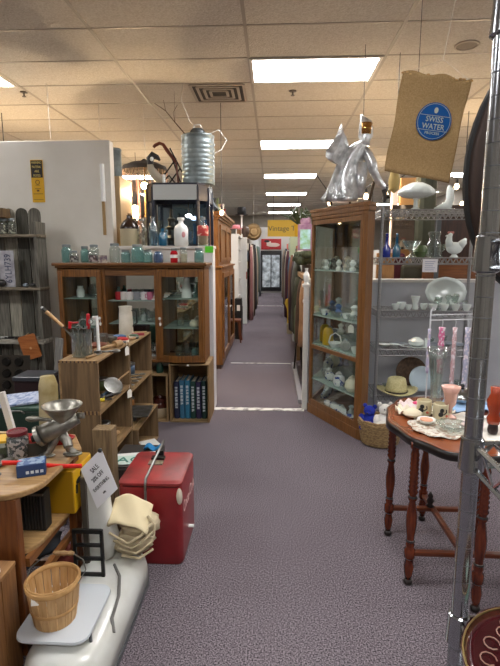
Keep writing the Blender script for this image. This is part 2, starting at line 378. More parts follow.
for i, (x, lab) in enumerate([(-1.42, 'leftmost'), (-1.34, 'second'), (-1.2, 'third'), (-1.1, 'rightmost')]):
    ware('crystal_tumbler', f'{lab} crystal tumbler on hutch lower middle shelf by the mirror', 'glass', [(.028, 0), (.03, .01), (.034, .1), (.031, .1), (.026, .012)], CLEARJ, (x, 4.64, Zs1), 'crystal tumblers')
for i, (x, z, lab) in enumerate([(-1.36, .03, 'left'), (-1.16, .03, 'right')]):
    f = mb().bx(-.06, .06, -.04, .04, 0, .002)
    for a in range(6): f.tube([(-.06+.024*a, -.04, 0), (-.06+.024*a, -.04, .1)], .002, 5); f.tube([(-.06+.024*a, .04, 0), (-.06+.024*a, .04, .1)], .002, 5)
    for z_ in (.03, .06, .1): f.tube([(-.06, -.04, z_), (.06, -.04, z_), (.06, .04, z_), (-.06, .04, z_)], .002, 5, True)
    tag(put(f.build('wire_basket', STEEL), (x, 4.62, Z0+z)), f'{lab} small wire basket on the hutch floor in the middle', 'basket', 'wire baskets in the hutch')

# jars along the hutch top
LIDZ = mat('zinc lid', '#7e8688', .5, .6); ZT = Z1+.028
BTN = mat('mixed buttons', '#3a2330', .5, col2='#cfc5c0', scale=45, lo=.5, hi=.55, bump=.3)
def jar(x, y, r, h_, m_, label, lid=None, fill=None, z=None, name='mason_jar'):
    t = thing(name, label, 'jar', (x, y, ZT if z is None else z), 0, 'old jars')
    jar_mb(r, h_).build('glass', m_, t, smooth=True)
    if lid: mb().lathe([(r*.82, h_*.9), (r*.82, h_+.004), (r*.7, h_+.008)], n=18).build('lid', lid, t, smooth=True)
    if fill: mb().lathe([(r*.85, .008), (r*.9, .012), (r*.9, h_*.62)], n=14).build('contents', fill, t)
    return t
jar(-1.995+.01, 4.6, .048, .165, AQUA, 'aqua mason jar at the left end of hutch top', LIDZ)
jar(-1.84, 4.68, .040, .15, AQUA, 'aqua mason jar with zinc lid behind the button jars', LIDZ)
jar(-1.755, 4.7, .048, .165, CLEARJ, 'clear wide jar behind the second button jar', LIDZ)
jar(-1.885, 4.52, .042, .105, CLEARJ, 'squat jar full of buttons, left one on hutch top', LIDZ, BTN)
jar(-1.70, 4.52, .045, .115, CLEARJ, 'squat jar full of dark buttons, second on hutch top', None, mat('plum buttons', '#4a2038', .5, col2='#d2bcc0', scale=40, lo=.5, hi=.56))
f = mb(); f.box((0, 0, .035), (.075, .05, .07), (0, 0, .2)); tag(put(f.build('toy_block', mat('purple tin', '#4c3252', .5, col2='#b9b0a0', scale=30)), (-1.605, 4.52, ZT)), 'small purple patterned tin on the hutch top', 'tin')
jar(-1.515, 4.6, .050, .175, CLEARJ, 'tall clear canning jar with wire bail on hutch top', LIDZ)
jar(-1.405, 4.58, .045, .115, AQUA, 'short aqua jar next to tall clear canning jar', LIDZ)
jar(-1.295, 4.6, .06, .165, AQUA, 'widest aqua mason jar in middle of hutch top', LIDZ)
jar(-1.19, 4.58, .045, .115, AQUA, 'short aqua jar right of the widest aqua jar', LIDZ)
jar(-1.085, 4.56, .045, .11, glass('blue jar glass', '#6d8fb8', .16, opac=.3), 'blue jar with buttons in the row on hutch top', None, mat('blue buttons', '#33476b', .5, col2='#b3c2d2', scale=45))
t = jar(-.935, 4.56, .035, .125, glass('red tin', '#b5222b', .1, opac=.9), 'small red drink bottle with white band on hutch top', LIDZ, name='red_bottle')
mb().lathe([(.037, .045), (.037, .075)], n=18).build('label_band', CHINA, t)
jar(-.85, 4.58, .037, .135, CLEARJ, 'clear bottle next to the red bottle on hutch top', LIDZ, mat('shell fill', '#c9bda6', .6))
jar(-.70, 4.58, .046, .13, AQUA, 'aqua jar at the right end of hutch top, bright green tag', LIDZ)
f = mb().bx(-.04, .04, -.002, .002, -.032, .032)
tag(put(f.build('green_tag', mat('neon green card', '#5fdc2c', .6, emit=0)), (-.635, 4.82, 1.655)), 'bright neon green square tag on the white ledge', 'tag')

# things on the ledge of the half wall
ZL = 1.69
t = thing('stoneware_jug', 'brown topped cream stoneware jug on the white ledge', 'jug', (-1.46, 4.93, ZL))
mb().lathe([(.092, 0), (.096, .01), (.096, .17)], n=26).build('lower_body', mat('stoneware cream', '#b4a98c', .35), t, smooth=True)
mb().lathe([(.096, .17), (.092, .20), (.06, .25), (.028, .275), (.024, .3), (.03, .305)], n=26).build('shoulder', mat('brown glaze', '#2a1a12', .2), t, smooth=True)
mb().tube([(.024, 0, .29), (.055, 0, .295), (.075, 0, .245)], .009).build('handle', mat('brown glaze', '#2a1a12'), t, smooth=True)
mb().lathe([(.016, .3), (.016, .325)], n=12).build('stopper', mat('cork', '#7d6246', .8), t)
def bottle(x, y, r, h_, m_, label, cap=None, z=ZL, name='glass_bottle', group='bottles on the ledge'):
    t = thing(name, label, 'bottle', (x, y, z), 0, group)
    mb().lathe([(r*.92, 0), (r, .01), (r, h_*.62), (r*.8, h_*.74), (r*.36, h_*.84), (r*.33, h_*.94), (r*.42, h_*.95), (r*.42, h_)], n=20).build('glass', m_, t, smooth=True)
    if cap: mb().lathe([(r*.5, h_*.96), (r*.5, h_+.012), (r*.4, h_+.014)], n=14).build('cap', cap, t)
    return t
bottle(-1.335, 4.92, .055, .26, CLEARJ, 'large clear bottle filled with trinkets right of the jug', LIDZ)
t = thing('lantern_jar', 'square clear jar holding pale trinkets on the ledge', 'jar', (-1.335, 5.0, ZL)); t.location.y = 4.91
bpy.data.objects.remove(t)
f = mb()
for i in range(26): f.ball((random.uniform(-.035, .035), random.uniform(-.03, .03), .015+.006*i), random.uniform(.009, .016), 7, 5)
tag(put(f.build('trinket_fill', mat('pale trinkets', '#c6bcae', .5, col2='#7d6a58', scale=20)), (-1.335, 4.92, ZL)), 'pale trinkets heaped inside the large clear bottle', 'trinkets', kind='stuff')
bottle(-1.21, 4.90, .045, .29, glass('pale blue glass', '#a9c6d4', .2, opac=.12), 'tall pale blue bottle on the ledge by the glass case', None)
bottle(-1.105, 4.86, .048, .17, TEAL, 'short teal blue bottle in front of the glass case', None)
t = bottle(-.925, 4.89, .072, .265, mat('milky bottle', '#dfe3e2', .2, coat=.5), 'big milky white bottle in front of the glass case', CHINA)
f = mb(); f.ball((.035, -.066, .11), (.02, .006, .03)); f.build('flower_decal', mat('pink decal', '#c98f93', .6), t)
t = bottle(-.705, 4.89, .055, .27, CLEARJ, 'clear bottle with red label at right end of ledge', LIDZ)
mb().lathe([(.056, .1), (.057, .105), (.057, .19), (.05, .2)], n=20).build('label_band', mat('red label', '#b3302c', .5, col2='#d9b7a0', scale=18, lo=.55, hi=.62), t, smooth=True)
mb().lathe([(.05, .01), (.052, .02), (.052, .1)], n=16).build('contents', mat('sand fill', '#9c8264', .7), t)

# dark framed display case standing behind the bottles
NAVY = mat('navy frame', '#141a2c', .35)
t = thing('display_case', 'navy framed glass display case with chamfered front on the ledge', 'display case', (-1.0, 5.3, 1.692))
def case_poly(o=0): return [(-.33-o, .22+o), (-.33-o, -.12-o*.4), (-.24-o*.3, -.24-o), (.22+o*.3, -.24-o), (.31+o, -.10-o*.4), (.31+o, .22+o)]
P = case_poly(); mb().prism(P, .0, .02).build('base', NAVY, t, bevel=.004)
P2 = case_poly(.012); mb().prism(P2, .62, .64).build('top', NAVY, t, bevel=.004)
fr = mb()
for i in range(6):
    a, b = Vector((*P[i], 0)), Vector((*P[(i+1) % 6], 0)); d = (b-a); L = d.length; ang = math.atan2(d.y, d.x); c = (a+b)/2
    if i == 2: continue
    fr.box((c.x, c.y, .545), (L, .016, .16), (0, 0, ang))
    fr.box((a.x, a.y, .3), (.03, .03, .6), (0, 0, ang))
fr.box((P[3][0], P[3][1], .3), (.03, .03, .6)); fr.box((P[2][0], P[2][1], .3), (.03, .03, .6))
fr.build('frame', NAVY, t)
mb().bx(-.235, .215, -.258, -.242, .47, .62).build('header_panel', mat('silver header', '#b7bbba', .35, .3), t)
mb().bx(-.235, .215, -.246, -.24, .02, .47).build('pane', PANE, t)
mb().bx(-.30, .29, .195, .2, .02, .47).build('mirror_panel', mat('blue mirror', '#7e93aa', .08, 1), t)
t = thing('black_figurine', 'tiered black pagoda figurine inside the display case', 'figurine', (-1.10, 5.28, 1.712))
mb().lathe([(.05, 0), (.05, .04), (.085, .07), (.05, .1), (.045, .15), (.07, .18), (.04, .2), (.035, .24), (.05, .27), (.02, .29), (.015, .35)], n=8).build('body', BLACK, t)
mb().ball((0, 0, .36), .018).build('finial', BLACK, t)
t = thing('case_lamp', 'small bright lamp glowing inside the display case', 'lamp', (-.92, 5.32, 2.02))
mb().ball((0, 0, 0), (.035, .02, .02)).build('bulb', mat('white glow', '#f2f6ff', .5, emit=14), t)
mb().cyl((0, 0, .02), (0, 0, .22), .006).build('stem', BLACKM, t)
for i, (x, h_, c, lab) in enumerate([(-.72, .22, '#3c6fa0', 'blue'), (-.66, .3, '#8bb7cf', 'pale blue'), (-.86, .16, '#b7c8d4', 'silver')]):
    ware('glass_vase', f'{lab} glass vase standing inside the display case', 'vase', [(.025, 0), (.03, .05), (.018, h_*.6), (.028, h_)], glass('vase '+lab, c, .2, opac=.5), (x-.12, 5.26, 1.712))

# on top of the case
t = thing('milk_can', 'tall ribbed galvanized can standing on the display case', 'can', (-.80, 5.28, 2.333)); t.scale = (.96, .96, 1.02)
pr = [(.18, 0), (.18, .01)]
for i in range(9): pr += [(.178, .03+i*.045), (.186, .045+i*.045), (.178, .06+i*.045)]
pr += [(.178, .47), (.182, .475), (.182, .49), (.17, .49)]
mb().lathe(pr, n=32).build('body', GALV, t, smooth='all')
mb().lathe([(.09, .49), (.085, .53), (.06, .56), (.02, .57)], n=16).build('lid', mat('dark lid', '#50565a', .4, .6), t, smooth=True)
mb().tube([(-.07, 0, .53), (-.03, 0, .6), (.03, 0, .6), (.07, 0, .53)], .006).build('handle', CHINA, t, smooth=True)
t = thing('goose_decoy', 'goose head decoy with black head on the display case', 'decoy', (-1.25, 5.2, 2.333))
mb().tube([(.07, 0, .0), (.05, 0, .05), (0, 0, .1), (-.04, 0, .16), (-.045, 0, .21)], [.035, .045, .05, .04, .03], 12).build('neck', mat('goose grey', '#a39c8c', .7), t, smooth=True)
f = mb().tube([(-.045, 0, .20), (-.045, 0, .26), (-.015, 0, .295), (.03, 0, .275), (.06, 0, .245)], [.032, .04, .042, .028, .012], 12); f.build('head', mat('goose black', '#191a1c', .5), t, smooth=True)
mb().ball((-.02, -.03, .255), (.02, .014, .024)).build('cheek_patch', CHINA, t, smooth=True)
t = thing('white_candle', 'short white candle stub on the display case', 'candle', (-1.14, 5.14, 2.333)); mb().cyl((0, 0, 0), (0, 0, .09), .016).build('wax', CHINA, t, smooth=True); mb().cyl((0, 0, .09), (0, 0, .1), .002).build('wick', BLACK, t)
t = thing('folding_trivet', 'black scissor folded iron rack leaning against galvanized can', 'rack', (-1.08, 5.2, 2.333))
f = mb(); q = [((-.12, .02), (.06, .26)), ((-.02, .0), (.1, .16)), ((.0, .36), (.12, .12)), ((.02, .26), (.1, .02)), ((-.1, 0), (-.02, .09)), ((-.02, .09), (.05, 0))]
for (a, b), (c_, d_) in q: f.cyl((a, -.01, b+.005), (c_, .01, d_+.005), .008, n=6)
f.build('bars', BLACKM, t)
f = mb().tube([(-.175, 0, .345), (-.155, 0, .365), (-.11, 0, .385), (-.07, 0, .37), (-.03, 0, .31), (.06, 0, .19)], [.016, .018, .018, .018, .021, .018], 10)
t2 = thing('wooden_cane', 'curved reddish wooden cane head rising beside galvanized can', 'cane', (-1.08, 5.2, 2.363)); f.build('handle', mat('cherry wood', '#6a2f1b', .35, col2='#522013', scale=12), t2, smooth=True)
mb().cyl((.06, 0, .19), (.08, 0, -.028), .012).build('shaft', mat('cherry wood', '#6a2f1b'), t2)
def wire(name, pts, r, label, m=None):
    return tag(mb().tube(pts, r, 6).build(name, m or mat('pale wire', '#c9c3ba', .4, .3)), label, 'wire')
wire('hanging_wire', [(-.95, 5.3, H), (-.97, 5.28, 3.2), (-.88, 5.28, 2.98), (-.82, 5.28, 2.935)], .004, 'white bent wire running from ceiling to galvanized can')
wire('hanging_wire', [(-.70, 5.3, 2.85), (-.58, 5.3, 2.9), (-.50, 5.32, 2.8), (-.55, 5.3, 2.7), (-.62, 5.28, 2.66)], .004, 'loose white wire loop right of the galvanized can', CHINA)
wire('hanging_wire', [(-1.56, 6.0, H), (-1.55, 6.0, 2.75)], .003, 'thin wire hanging left of the fringed lampshade')
wire('hanging_wire', [(-2.35, 5.2, H), (-2.34, 5.2, 2.8)], .003, 'long thin wire hanging above white partition, left one')
wire('hanging_wire', [(-1.99, 5.7, H), (-1.99, 5.7, 3.0)], .003, 'shorter thin wire hanging above white partition, right one')
t = thing('bare_branch', 'thin bare dark branch hanging from ceiling left of the galvanized can', 'branch', (-1.08, 5.5, 2.93))
mb().tube([(-.22, 0, .3), (-.1, 0, .22), (0, 0, .1), (.14, 0, -.06)], [.003, .005, .006, .007], 6).tube([(-.1, 0, .22), (-.12, 0, .33)], .003, 5).tube([(0, 0, .1), (-.02, 0, .2), (.03, 0, .28)], .003, 5).build('main_branch', mat('twig', '#5b4a3c', .8), t)
f = mb().tube([(0, 0, .45), (0, 0, .1)], .0015, 5); f.build('cord', mat('twig', '#5b4a3c'), t)

# lamp with fringed shade behind the partition, and tin can on the ledge
t = thing('tin_canister', 'tall grey tin canister standing at the end of the white partition', 'canister', (-1.665, 5.2, 2.40))
mb().lathe([(.066, 0), (.066, .27), (.07, .275), (.07, .285)], n=22).build('body', GALV, t, smooth=True); mb().lathe([(.069, .285), (.06, .3), (.01, .305)], n=22).build('lid', GALV, t, smooth=True)
tag(put(mb().bx(-.17, .14, -.12, .3, -2.4, 0).build('tall_cupboard', mat('tan cupboard', '#b39a74', .6)), (-1.72, 5.17, 2.40)), 'tan cupboard showing beside the end of white partition', 'cupboard')
t = thing('fringed_lamp', 'floor lamp with dark dome shade and hanging bead fringe, lit', 'lamp', (-1.50, 5.75, 0))
mb().lathe([(.15, 0), (.15, .02), (.03, .05), (.015, .08), (.015, 2.4)], n=16).build('pole', mat('aged brass', '#5a4426', .4, .8), t, smooth=True)
mb().lathe([(.27, 2.56), (.25, 2.61), (.16, 2.65), (.05, 2.67), (.01, 2.70)], n=26, cap=False).build('shade', mat('dark shade', '#2b241d', .7), t, smooth=True)
f = mb()
for i in range(28):
    a = 2*PI*i/28; f.cyl((.26*math.cos(a), .26*math.sin(a), 2.57), (.26*math.cos(a), .26*math.sin(a), 2.36-.03*(i % 3)), .004, n=5)
f.build('bead_fringe', mat('beads', '#8b7468', .4), t)['kind'] = 'stuff'
mb().cyl((0, 0, 2.38), (0, 0, 2.6), .012).build('socket', mat('aged brass', '#5a4426'), t)
GLOW = mat('warm glow', '#ffd9a0', .5, emit=BULB*.5)
def bulb_light(loc, energy, col=(1, .72, .42), r=.04):
    ld = bpy.data.lights.new('bulb_light', 'POINT'); ld.energy = energy; ld.color = col; ld.shadow_soft_size = r
    o = bpy.data.objects.new('bulb_light', ld); C.objects.link(o); o.location = loc; return o
for dx, dy, dz in ((.03, -.14, 2.38), (-.1, -.1, 2.13), (-.1, -.1, 2.06)):
    mb().ball((dx, dy, dz), .04).build('bulb', GLOW, t, smooth=True)
mb().tube([(0, 0, 2.36), (.03, -.14, 2.42)], .008).tube([(0, 0, 1.9), (-.1, -.1, 2.0)], .008).build('arm', mat('aged brass', '#5a4426'), t)
for i, (x, y, z0, z1, w_, c, lab) in enumerate([(-1.62, 5.9, 1.7, 2.5, .04, '#6b4a44', 'rusty'), (-1.36, 5.25, 1.75, 2.0, .08, '#8d8577', 'grey'), (-1.25, 5.85, 1.6, 2.1, .07, '#5d4a36', 'brown')]):
    ware('tall_vase', f'{lab} tall vase behind the ledge near fringed lamp', 'vase', [(w_*.6, 0), (w_, .2), (w_*.7, z1*.7), (w_*.4, z1*.9), (w_*.6, z1)], mat('vase c '+lab, c, .5), (x, y, 0))
# ================================================================ left side, from the back towards the camera
# fence board shelf
t = thing('fence_shelf', 'grey weathered shelf unit made of old fence pickets', 'shelf', (-2.55, 4.5, 0))
for i in range(7):
    x = -.43+i*.122; h_ = 2.04+random.uniform(-.012, .012); w_ = .055
    P = [(-w_, 0), (w_, 0)]+[(w_*math.cos(a), h_-w_+w_*math.sin(a)) for a in [k*PI/8 for k in range(9)]]
    f = mb(); f.M = Matrix.Translation((x, .05, 0)) @ Matrix.Rotation(PI/2, 4, 'X'); f.prism(P, 0, .02)
    f.build('picket', wood(f'weathered picket {i%3}', ['#45433c', '#6a675c', '#34332d'][i % 3], ['#76736a', '#a29e90', '#5c5a51'][i % 3], 'z', .9, bump=.5), t)
mb().bx(.365, .395, -.14, .05, 0, 1.9).build('side_board', GREYW, t, bevel=.004)
for z, y0 in ((1.76, -.14), (1.275, -.14), (.77, -.16), (.25, -.14)):
    f = mb(); n_ = 16; P = [(-.46+.86*i/n_, y0-.012*random.random()) for i in range(n_+1)]+[(.42, -.1), (.41, .03), (-.46, .03)]
    f.prism(P, z, z+(.045 if z == .77 else .028)); f.build('shelf_board', GREYX if z != .77 else mat('pale driftwood board', '#6f6c62', .9, col2='#a5a195', scale=6, stretch=(1, 8, 8), bump=.6), t, bevel=.006)
tag(mb().bx(-.12, .12, -.07, .07, 0, .085).build('wooden_box', CRATEX, bevel=.004), 'flat pinewood box lying on the glass jars, top left', 'box').location = (-2.56, 4.40, 1.935)
for i in range(4):
    jt = jar(-2.64+.075*i, 4.43, .036, .135, CLEARJ, ['glass jar of small hardware at left end under the pinewood box', 'second glass jar of small hardware under the pinewood box', 'third glass jar of small hardware under the pinewood box', 'glass jar at right end under the pinewood box'][i], LIDZ, mat('hardware fill', '#4b443c', .5, col2='#c5bda9', scale=50, lo=.5, hi=.56), z=1.789)
t = thing('license_plate', 'white vehicle plate standing on end on the fence shelf', 'license plate', (-2.475, 4.40, 1.305))
mb().bx(-.072, .072, -.002, .002, 0, .335).build('plate', mat('plate white', '#b9bac0', .5, col2='#8c8a92', scale=12), t, bevel=.001)
text('lettering', '6YLH739', .088, mat('plate navy', '#2b3352', .5), t, (.015, -.0035, .17), (PI/2, -PI/2, 0), sx=.8)
f = mb().ball((0, 0, .04), (.045, .028, .035)).tube([(-.02, 0, .05), (-.05, 0, .09), (-.03, 0, .11)], [.018, .013, .014], 8); t = tag(put(f.build('duck_figurine', mat('dark glaze', '#1e1b1c', .3), smooth='all'), (-2.52, 4.37, 1.303)), 'dark little bird figurine in front of the vehicle plate', 'figurine')
tag(put(mb().lathe([(.025, 0), (.03, .02), (.02, .05)], n=12).build('pink_cup', mat('pink glaze', '#c5a3a0', .4)), (-2.575, 4.37, 1.303)), 'little pink cup at left edge of fence shelf', 'cup')
for i, x in enumerate((-2.32, -2.25)): tag(put(mb().ball((0, 0, .018), (.025, .025, .018)).build('glass_paperweight', [mat('grey blue stone', '#8e9aa5', .3), mat('dark stone', '#3a3a3a', .4)][i], smooth=True), (x, 4.42, 1.303)), ['pale blue rounded stone right of the vehicle plate', 'dark rounded stone at the end of middle fence shelf'][i], 'stone')
for i, (x, L, a, m_) in enumerate([(-2.55, .14, .15, STEEL), (-2.44, .18, -.1, BLACKM), (-2.33, .16, .12, BLACKM)]):
    tt = thing('hand_tool', ['grey steel wrench at left on lowest visible fence shelf', 'long black pliers in middle of lowest visible fence shelf', 'black file at right on lowest visible fence shelf'][i], 'tool', (x, 4.37, .815), a)
    mb().tube([(-L/2, 0, .012), (L/2, 0, .014)], .011, 8).build('handle', m_, tt); mb().ball((-L/2, 0, .012), (.03, .018, .012)).build('head', m_, tt)
t = thing('hanging_board', 'small rounded orange brown board hanging from the fence shelf edge', 'board', (-2.30, 4.315, .86))
f = mb(); f.M = Matrix.Rotation(-.28, 4, 'Y') @ Matrix.Rotation(PI/2, 4, 'X')
w_, h_ = .085, .115; P = []
for cx, cy, a0 in ((w_-.02, h_-.02, 0), (-w_+.02, h_-.02, PI/2), (-w_+.02, -h_+.02, PI), (w_-.02, -h_+.02, 1.5*PI)): P += [(cx+.02*math.cos(a0+k*PI/8), cy+.02*math.sin(a0+k*PI/8)-.115) for k in range(5)]
f.prism(P, -.008, .008); f.build('panel', wood('orange wood', '#8a4c22', '#b06d38', 'x', .5), t, bevel=.003)
f = mb(); f.ball((.045, -.011, -.12), (.012, .003, .012)); f.build('emblem', mat('pale inlay', '#c99a6a', .5), t)
mb().cyl((0, 0, 0), (0, .06, .012), .003).build('cord', mat('twine', '#a08c68', .9), t)

# hutch supports: crates
def crate(name, label, x0, x1, y0, y1, z0, z1, face, m=CRATE, me=CRATEX, th=.012, group='wooden crates', teeth=False):
    """open box lying on its side; face = which side is open ('x' = +x, 'y' = towards the camera)"""
    t = thing(name, label, 'crate', ((x0+x1)/2, (y0+y1)/2, z0), 0, group)
    a, b, h_ = (x1-x0)/2, (y1-y0)/2, z1-z0
    mb().bx(-a, a, -b, b, 0, th).build('bottom_board', m, t); mb().bx(-a, a, -b, b, h_-th, h_).build('top_board', m, t)
    if face == 'x':
        mb().bx(-a, -a+th, -b, b, th, h_-th).build('back_board', m, t)
        for s_ in (-1, 1):
            f = mb().bx(-a+th, a, min(s_*b, s_*(b-.016)), max(s_*b, s_*(b-.016)), th, h_-th); f.build('end_board', me, t)
        if teeth:
            f = mb(); n_ = int((2*a)/.012)
            for k in range(0, n_, 2):
                for zz in (0, h_-th): f.bx(-a+k*.012, -a+k*.012+.009, -b-.0015, -b, zz, zz+th)
            f.build('finger_joint', DARKW, t)
    else:
        mb().bx(-a, a, b-th, b, th, h_-th).build('back_board', m, t)
        for s_ in (-1, 1): mb().bx(min(s_*a, s_*(a-.016)), max(s_*a, s_*(a-.016)), -b, b-th, th, h_-th).build('end_board', me, t)
    return t
CR2 = wood('crate front pine', '#77603f', '#9c8059', 'x', .75, 4); CR3 = wood('crate side pine', '#655033', '#8a6e4a', 'z', .75, 4)
crate('wooden_crate', 'pine crate holding upright books under right end of the hutch', -.985, -.60, 4.42, 4.80, 0, .575, 'y', CR2, CR3)
crate('wooden_crate', 'small pine crate with brown crock inside, left of the book crate', -1.215, -1.0, 4.42, 4.80, 0, .47, 'y', CR2, CR3)
crate('wooden_crate', 'crate under left end of hutch, mostly hidden', -2.0, -1.30, 4.44, 4.80, 0, .585, 'y', CR2, CR3)
tag(put(mb().bx(-.01, .01, -.002, .002, -.008, .008).build('paper_label', TAGP), (-.80, 4.417, .566)), 'tiny white price label on edge of the book crate', 'label')
bk = [('navy', '#1e2440', .37), ('slate blue', '#2f6280', .385), ('teal blue', '#2b6d8c', .385), ('bottle green', '#173b35', .375), ('purple navy', '#2b2547', .37), ('dark green', '#11302a', .38)]
PAGE = mat('book pages', '#c7c0ae', .9); SP = mat('silver lettering', '#c3cdd2', .4, .3)
for i, (c, hc, h_) in enumerate(bk):
    x = -.945+.054*i+.012
    t = thing('bound_volume', f'{c} bound volume standing in crate, ' + ['leftmost book', 'second book from left', 'third book from left', 'fourth book from left', 'second book from right', 'rightmost book'][i], 'book', (x, 4.50, .012), 0, 'bound volumes in the crate')
    m_ = mat('cloth '+c, hc, .6)
    f = mb().bx(-.024, -.020, -.0, .24, 0, h_).bx(.020, .024, 0, .24, 0, h_); f.prism([(-.024, 0), (-.018, -.007), (0, -.01), (.018, -.007), (.024, 0), (.024, .004), (-.024, .004)], 0, h_); f.build('cover', m_, t)
    mb().bx(-.020, .020, .004, .235, .004, h_-.012).build('pages', PAGE, t)
    f = mb(); z = h_-.05
    for k in range([7, 6, 6, 8, 7, 8][i]):
        g_ = .016+.006*((k*7+i) % 3); f.bx(-.012, .012, -.0125, -.0095, z-g_, z); f.bx(-.012, -.004, -.0128, -.0095, z-g_-.006, z-g_) if k % 2 else None; z -= g_+.011
    f.build('spine_lettering', SP, t)
t = thing('stoneware_crock', 'squat crock with shiny brown top and cream base in small crate', 'crock', (-1.11, 4.56, .013))
mb().lathe([(.065, 0), (.085, .03), (.088, .1)], n=22).build('lower_body', mat('crock cream', '#a3947a', .35), t, smooth=True)
mb().lathe([(.088, .1), (.09, .12), (.075, .15), (.08, .165), (.07, .19), (.03, .2), (.02, .215)], n=22).build('brown_top', mat('red brown glaze', '#3a150f', .15), t, smooth=True)
t = thing('green_thermos', 'dark green canister lying among irons on top of small crate', 'canister', (-1.02, 4.40, .475)); t.location = (-1.09, 4.50, .473)
mb().lathe([(.03, 0), (.034, .01), (.034, .07), (.022, .09), (.022, .11)], n=14).build('body', mat('dark green enamel', '#17362c', .35), t, smooth=True)
f = mb()
for k in range(3): f.tube([(-.09, -.05+.04*k, .012), (-.0, -.04+.04*k, .016), (.03, -.05+.04*k, .012)], .008, 6)

# the block of six crates: two columns, three tiers, open towards the aisle
XC0, XC1 = -1.285, -1.045
tiers_n = [(0, .322), (.322, .648), (.648, .972)]; tiers_f = [(0, .305), (.305, .60), (.60, .95)]
for i, (a, b) in enumerate(tiers_n): crate('wooden_crate', ['bottom crate of near column in the crate stack', 'middle crate of near column, behind upright grey post', 'top crate of near column, carrying jar of utensils'][i], XC0, XC1, 2.76, 3.395, a, b, 'x', teeth=i > 0)
for i, (a, b) in enumerate(tiers_f): crate('wooden_crate', ['bottom crate of far column in the crate stack', 'middle crate of far column holding grey trays', 'top crate of far column beside the hutch doors'][i], XC0, XC1+(.04 if i == 0 else 0), 3.40, 4.03, a, b, 'x', CR2)
f = mb().prism([(-.03, -.001), (-.034, .02), (0, .055), (.034, .02), (.03, -.001)], -.001, .001)
def price_tag(label, loc, rot, s=1):
    t = thing('price_tag', label, 'price tag', loc, 0, 'price tags'); t.rotation_euler = rot; t.scale = (s, s, s)
    mb().prism([(-.018, -.05), (.018, -.05), (.018, -.012), (.008, 0), (-.008, 0), (-.018, -.012)], -.0006, .0006).build('card', TAGP, t)
    mb().cyl((0, -.003, 0), (0, .03, 0), .001, n=5).build('string', TAGP, t)
    return t
price_tag('white tag hanging at the middle of top crate edge', (-1.04, 3.33, .955), (PI/2, 0, PI/2-.3), 1.3)
price_tag('white tag hanging at the middle crate edge below', (-1.04, 3.35, .63), (PI/2, 0, PI/2-.5), 1.2)
TC = .973
# jar of utensils
t = thing('utensil_jar', 'wide clear glass jar stuffed with old kitchen utensils', 'jar', (-1.19, 2.90, TC))
mb().lathe([(.058, 0), (.062, .006), (.062, .145), (.066, .15), (.066, .155), (.058, .155), (.056, .012)], n=26).build('glass', CLEARJ, t, smooth=True)
ut = [('kitchen_whisk', 'steel whisk standing in the utensil jar', STEEL, (-.02, -.03), (-.035, -.04), .17, 'balloon'), ('serving_spoon', 'long pale handled spoon standing in the utensil jar', STEEL, (.02, -.02), (.05, -.03), .19, 'spoon'),
      ('steel_tongs', 'steel tongs with looped end in the utensil jar', STEEL, (.035, .0), (.06, .01), .2, 'loop'), ('metal_spatula', 'dark spatula in the middle of the utensil jar', BLACKM, (0, .02), (0, .04), .18, 'spoon'), ('masher', 'wire potato masher in the utensil jar', STEEL, (-.03, .02), (-.03, .03), .16, 'loop')]
for n_, lab, m_, a, b, L, k in ut:
    tt = thing(n_, lab, 'utensil', (-1.19, 2.90, TC+.006)); f = mb().cyl((a[0], a[1], .0), (b[0], b[1], L), .004, n=6); f.build('handle', m_, tt)
    f = mb()
    if k == 'spoon': f.ball((a[0], a[1], .03), (.018, .006, .026))
    elif k == 'loop': f.tube([(b[0]+.014*math.cos(q*PI/6), b[1], L+.014*math.sin(q*PI/6)+.012) for q in range(12)], .0035, 6, True)
    else:
        for q in range(4): f.tube([(a[0]+.02*math.cos(q*PI/4)*math.sin(s*PI/6), a[1]+.02*math.sin(q*PI/4)*math.sin(s*PI/6), .02+.018*s) for s in range(7)], .0015, 5)
    f.build('head', m_, tt)
t = thing('carving_knife', 'bone handled knife leaning out to the left of utensil jar', 'knife', (-1.235, 2.87, 1.10))
f = mb().cyl((-.145, -.02, .16), (-.05, -.01, .065), .012, .010, n=10); f.build('handle', mat('bone handle', '#b08a5c', .45), t, smooth=True)
f = mb().cyl((-.165, -.022, .18), (-.145, -.02, .16), .011, .013, n=10); f.build('end_cap', BLACK, t); mb().ball((-.168, -.022, .183), .009).build('pommel', CHINA, t)
f = mb().loft([[(-.05, -.012, .07), (-.046, -.008, .063), (-.054, -.008, .06)], [(.02, 0, -.01), (.03, .002, -.02), (.015, .002, -.03)], [(.04, .01, -.1), (.045, .012, -.11), (.04, .012, -.11)]]); f.build('blade', STEEL, t)
REDP = mat('bright red plastic', '#b01420', .35)
t = thing('egg_beater', 'red handled rotary egg beater standing in the utensil jar', 'egg beater', (-1.185, 2.93, TC+.01))
mb().cyl((.03, 0, .16), (.032, 0, .24), .013, .011, n=10).ball((.032, 0, .245), .012).build('grip', REDP, t, smooth=True); mb().cyl((.0, 0, .0), (.03, 0, .165), .005).build('shaft', STEEL, t)
mb().tube([(-.09, 0, .165), (-.085, 0, .195), (-.03, 0, .2)], .006).cyl((-.09, 0, .16), (-.085, 0, .205), .010).build('crank', REDP, t, smooth=True)
f = mb(); f.tube([(.0+.03*math.cos(q*PI/8), 0, .19+.03*math.sin(q*PI/8)) for q in range(16)], .004, 6, True); f.build('gear', STEEL, t)
t = thing('bone_handle_hook', 'white bone handled fork standing upright beside utensil jar', 'utensil', (-1.115, 2.98, TC))
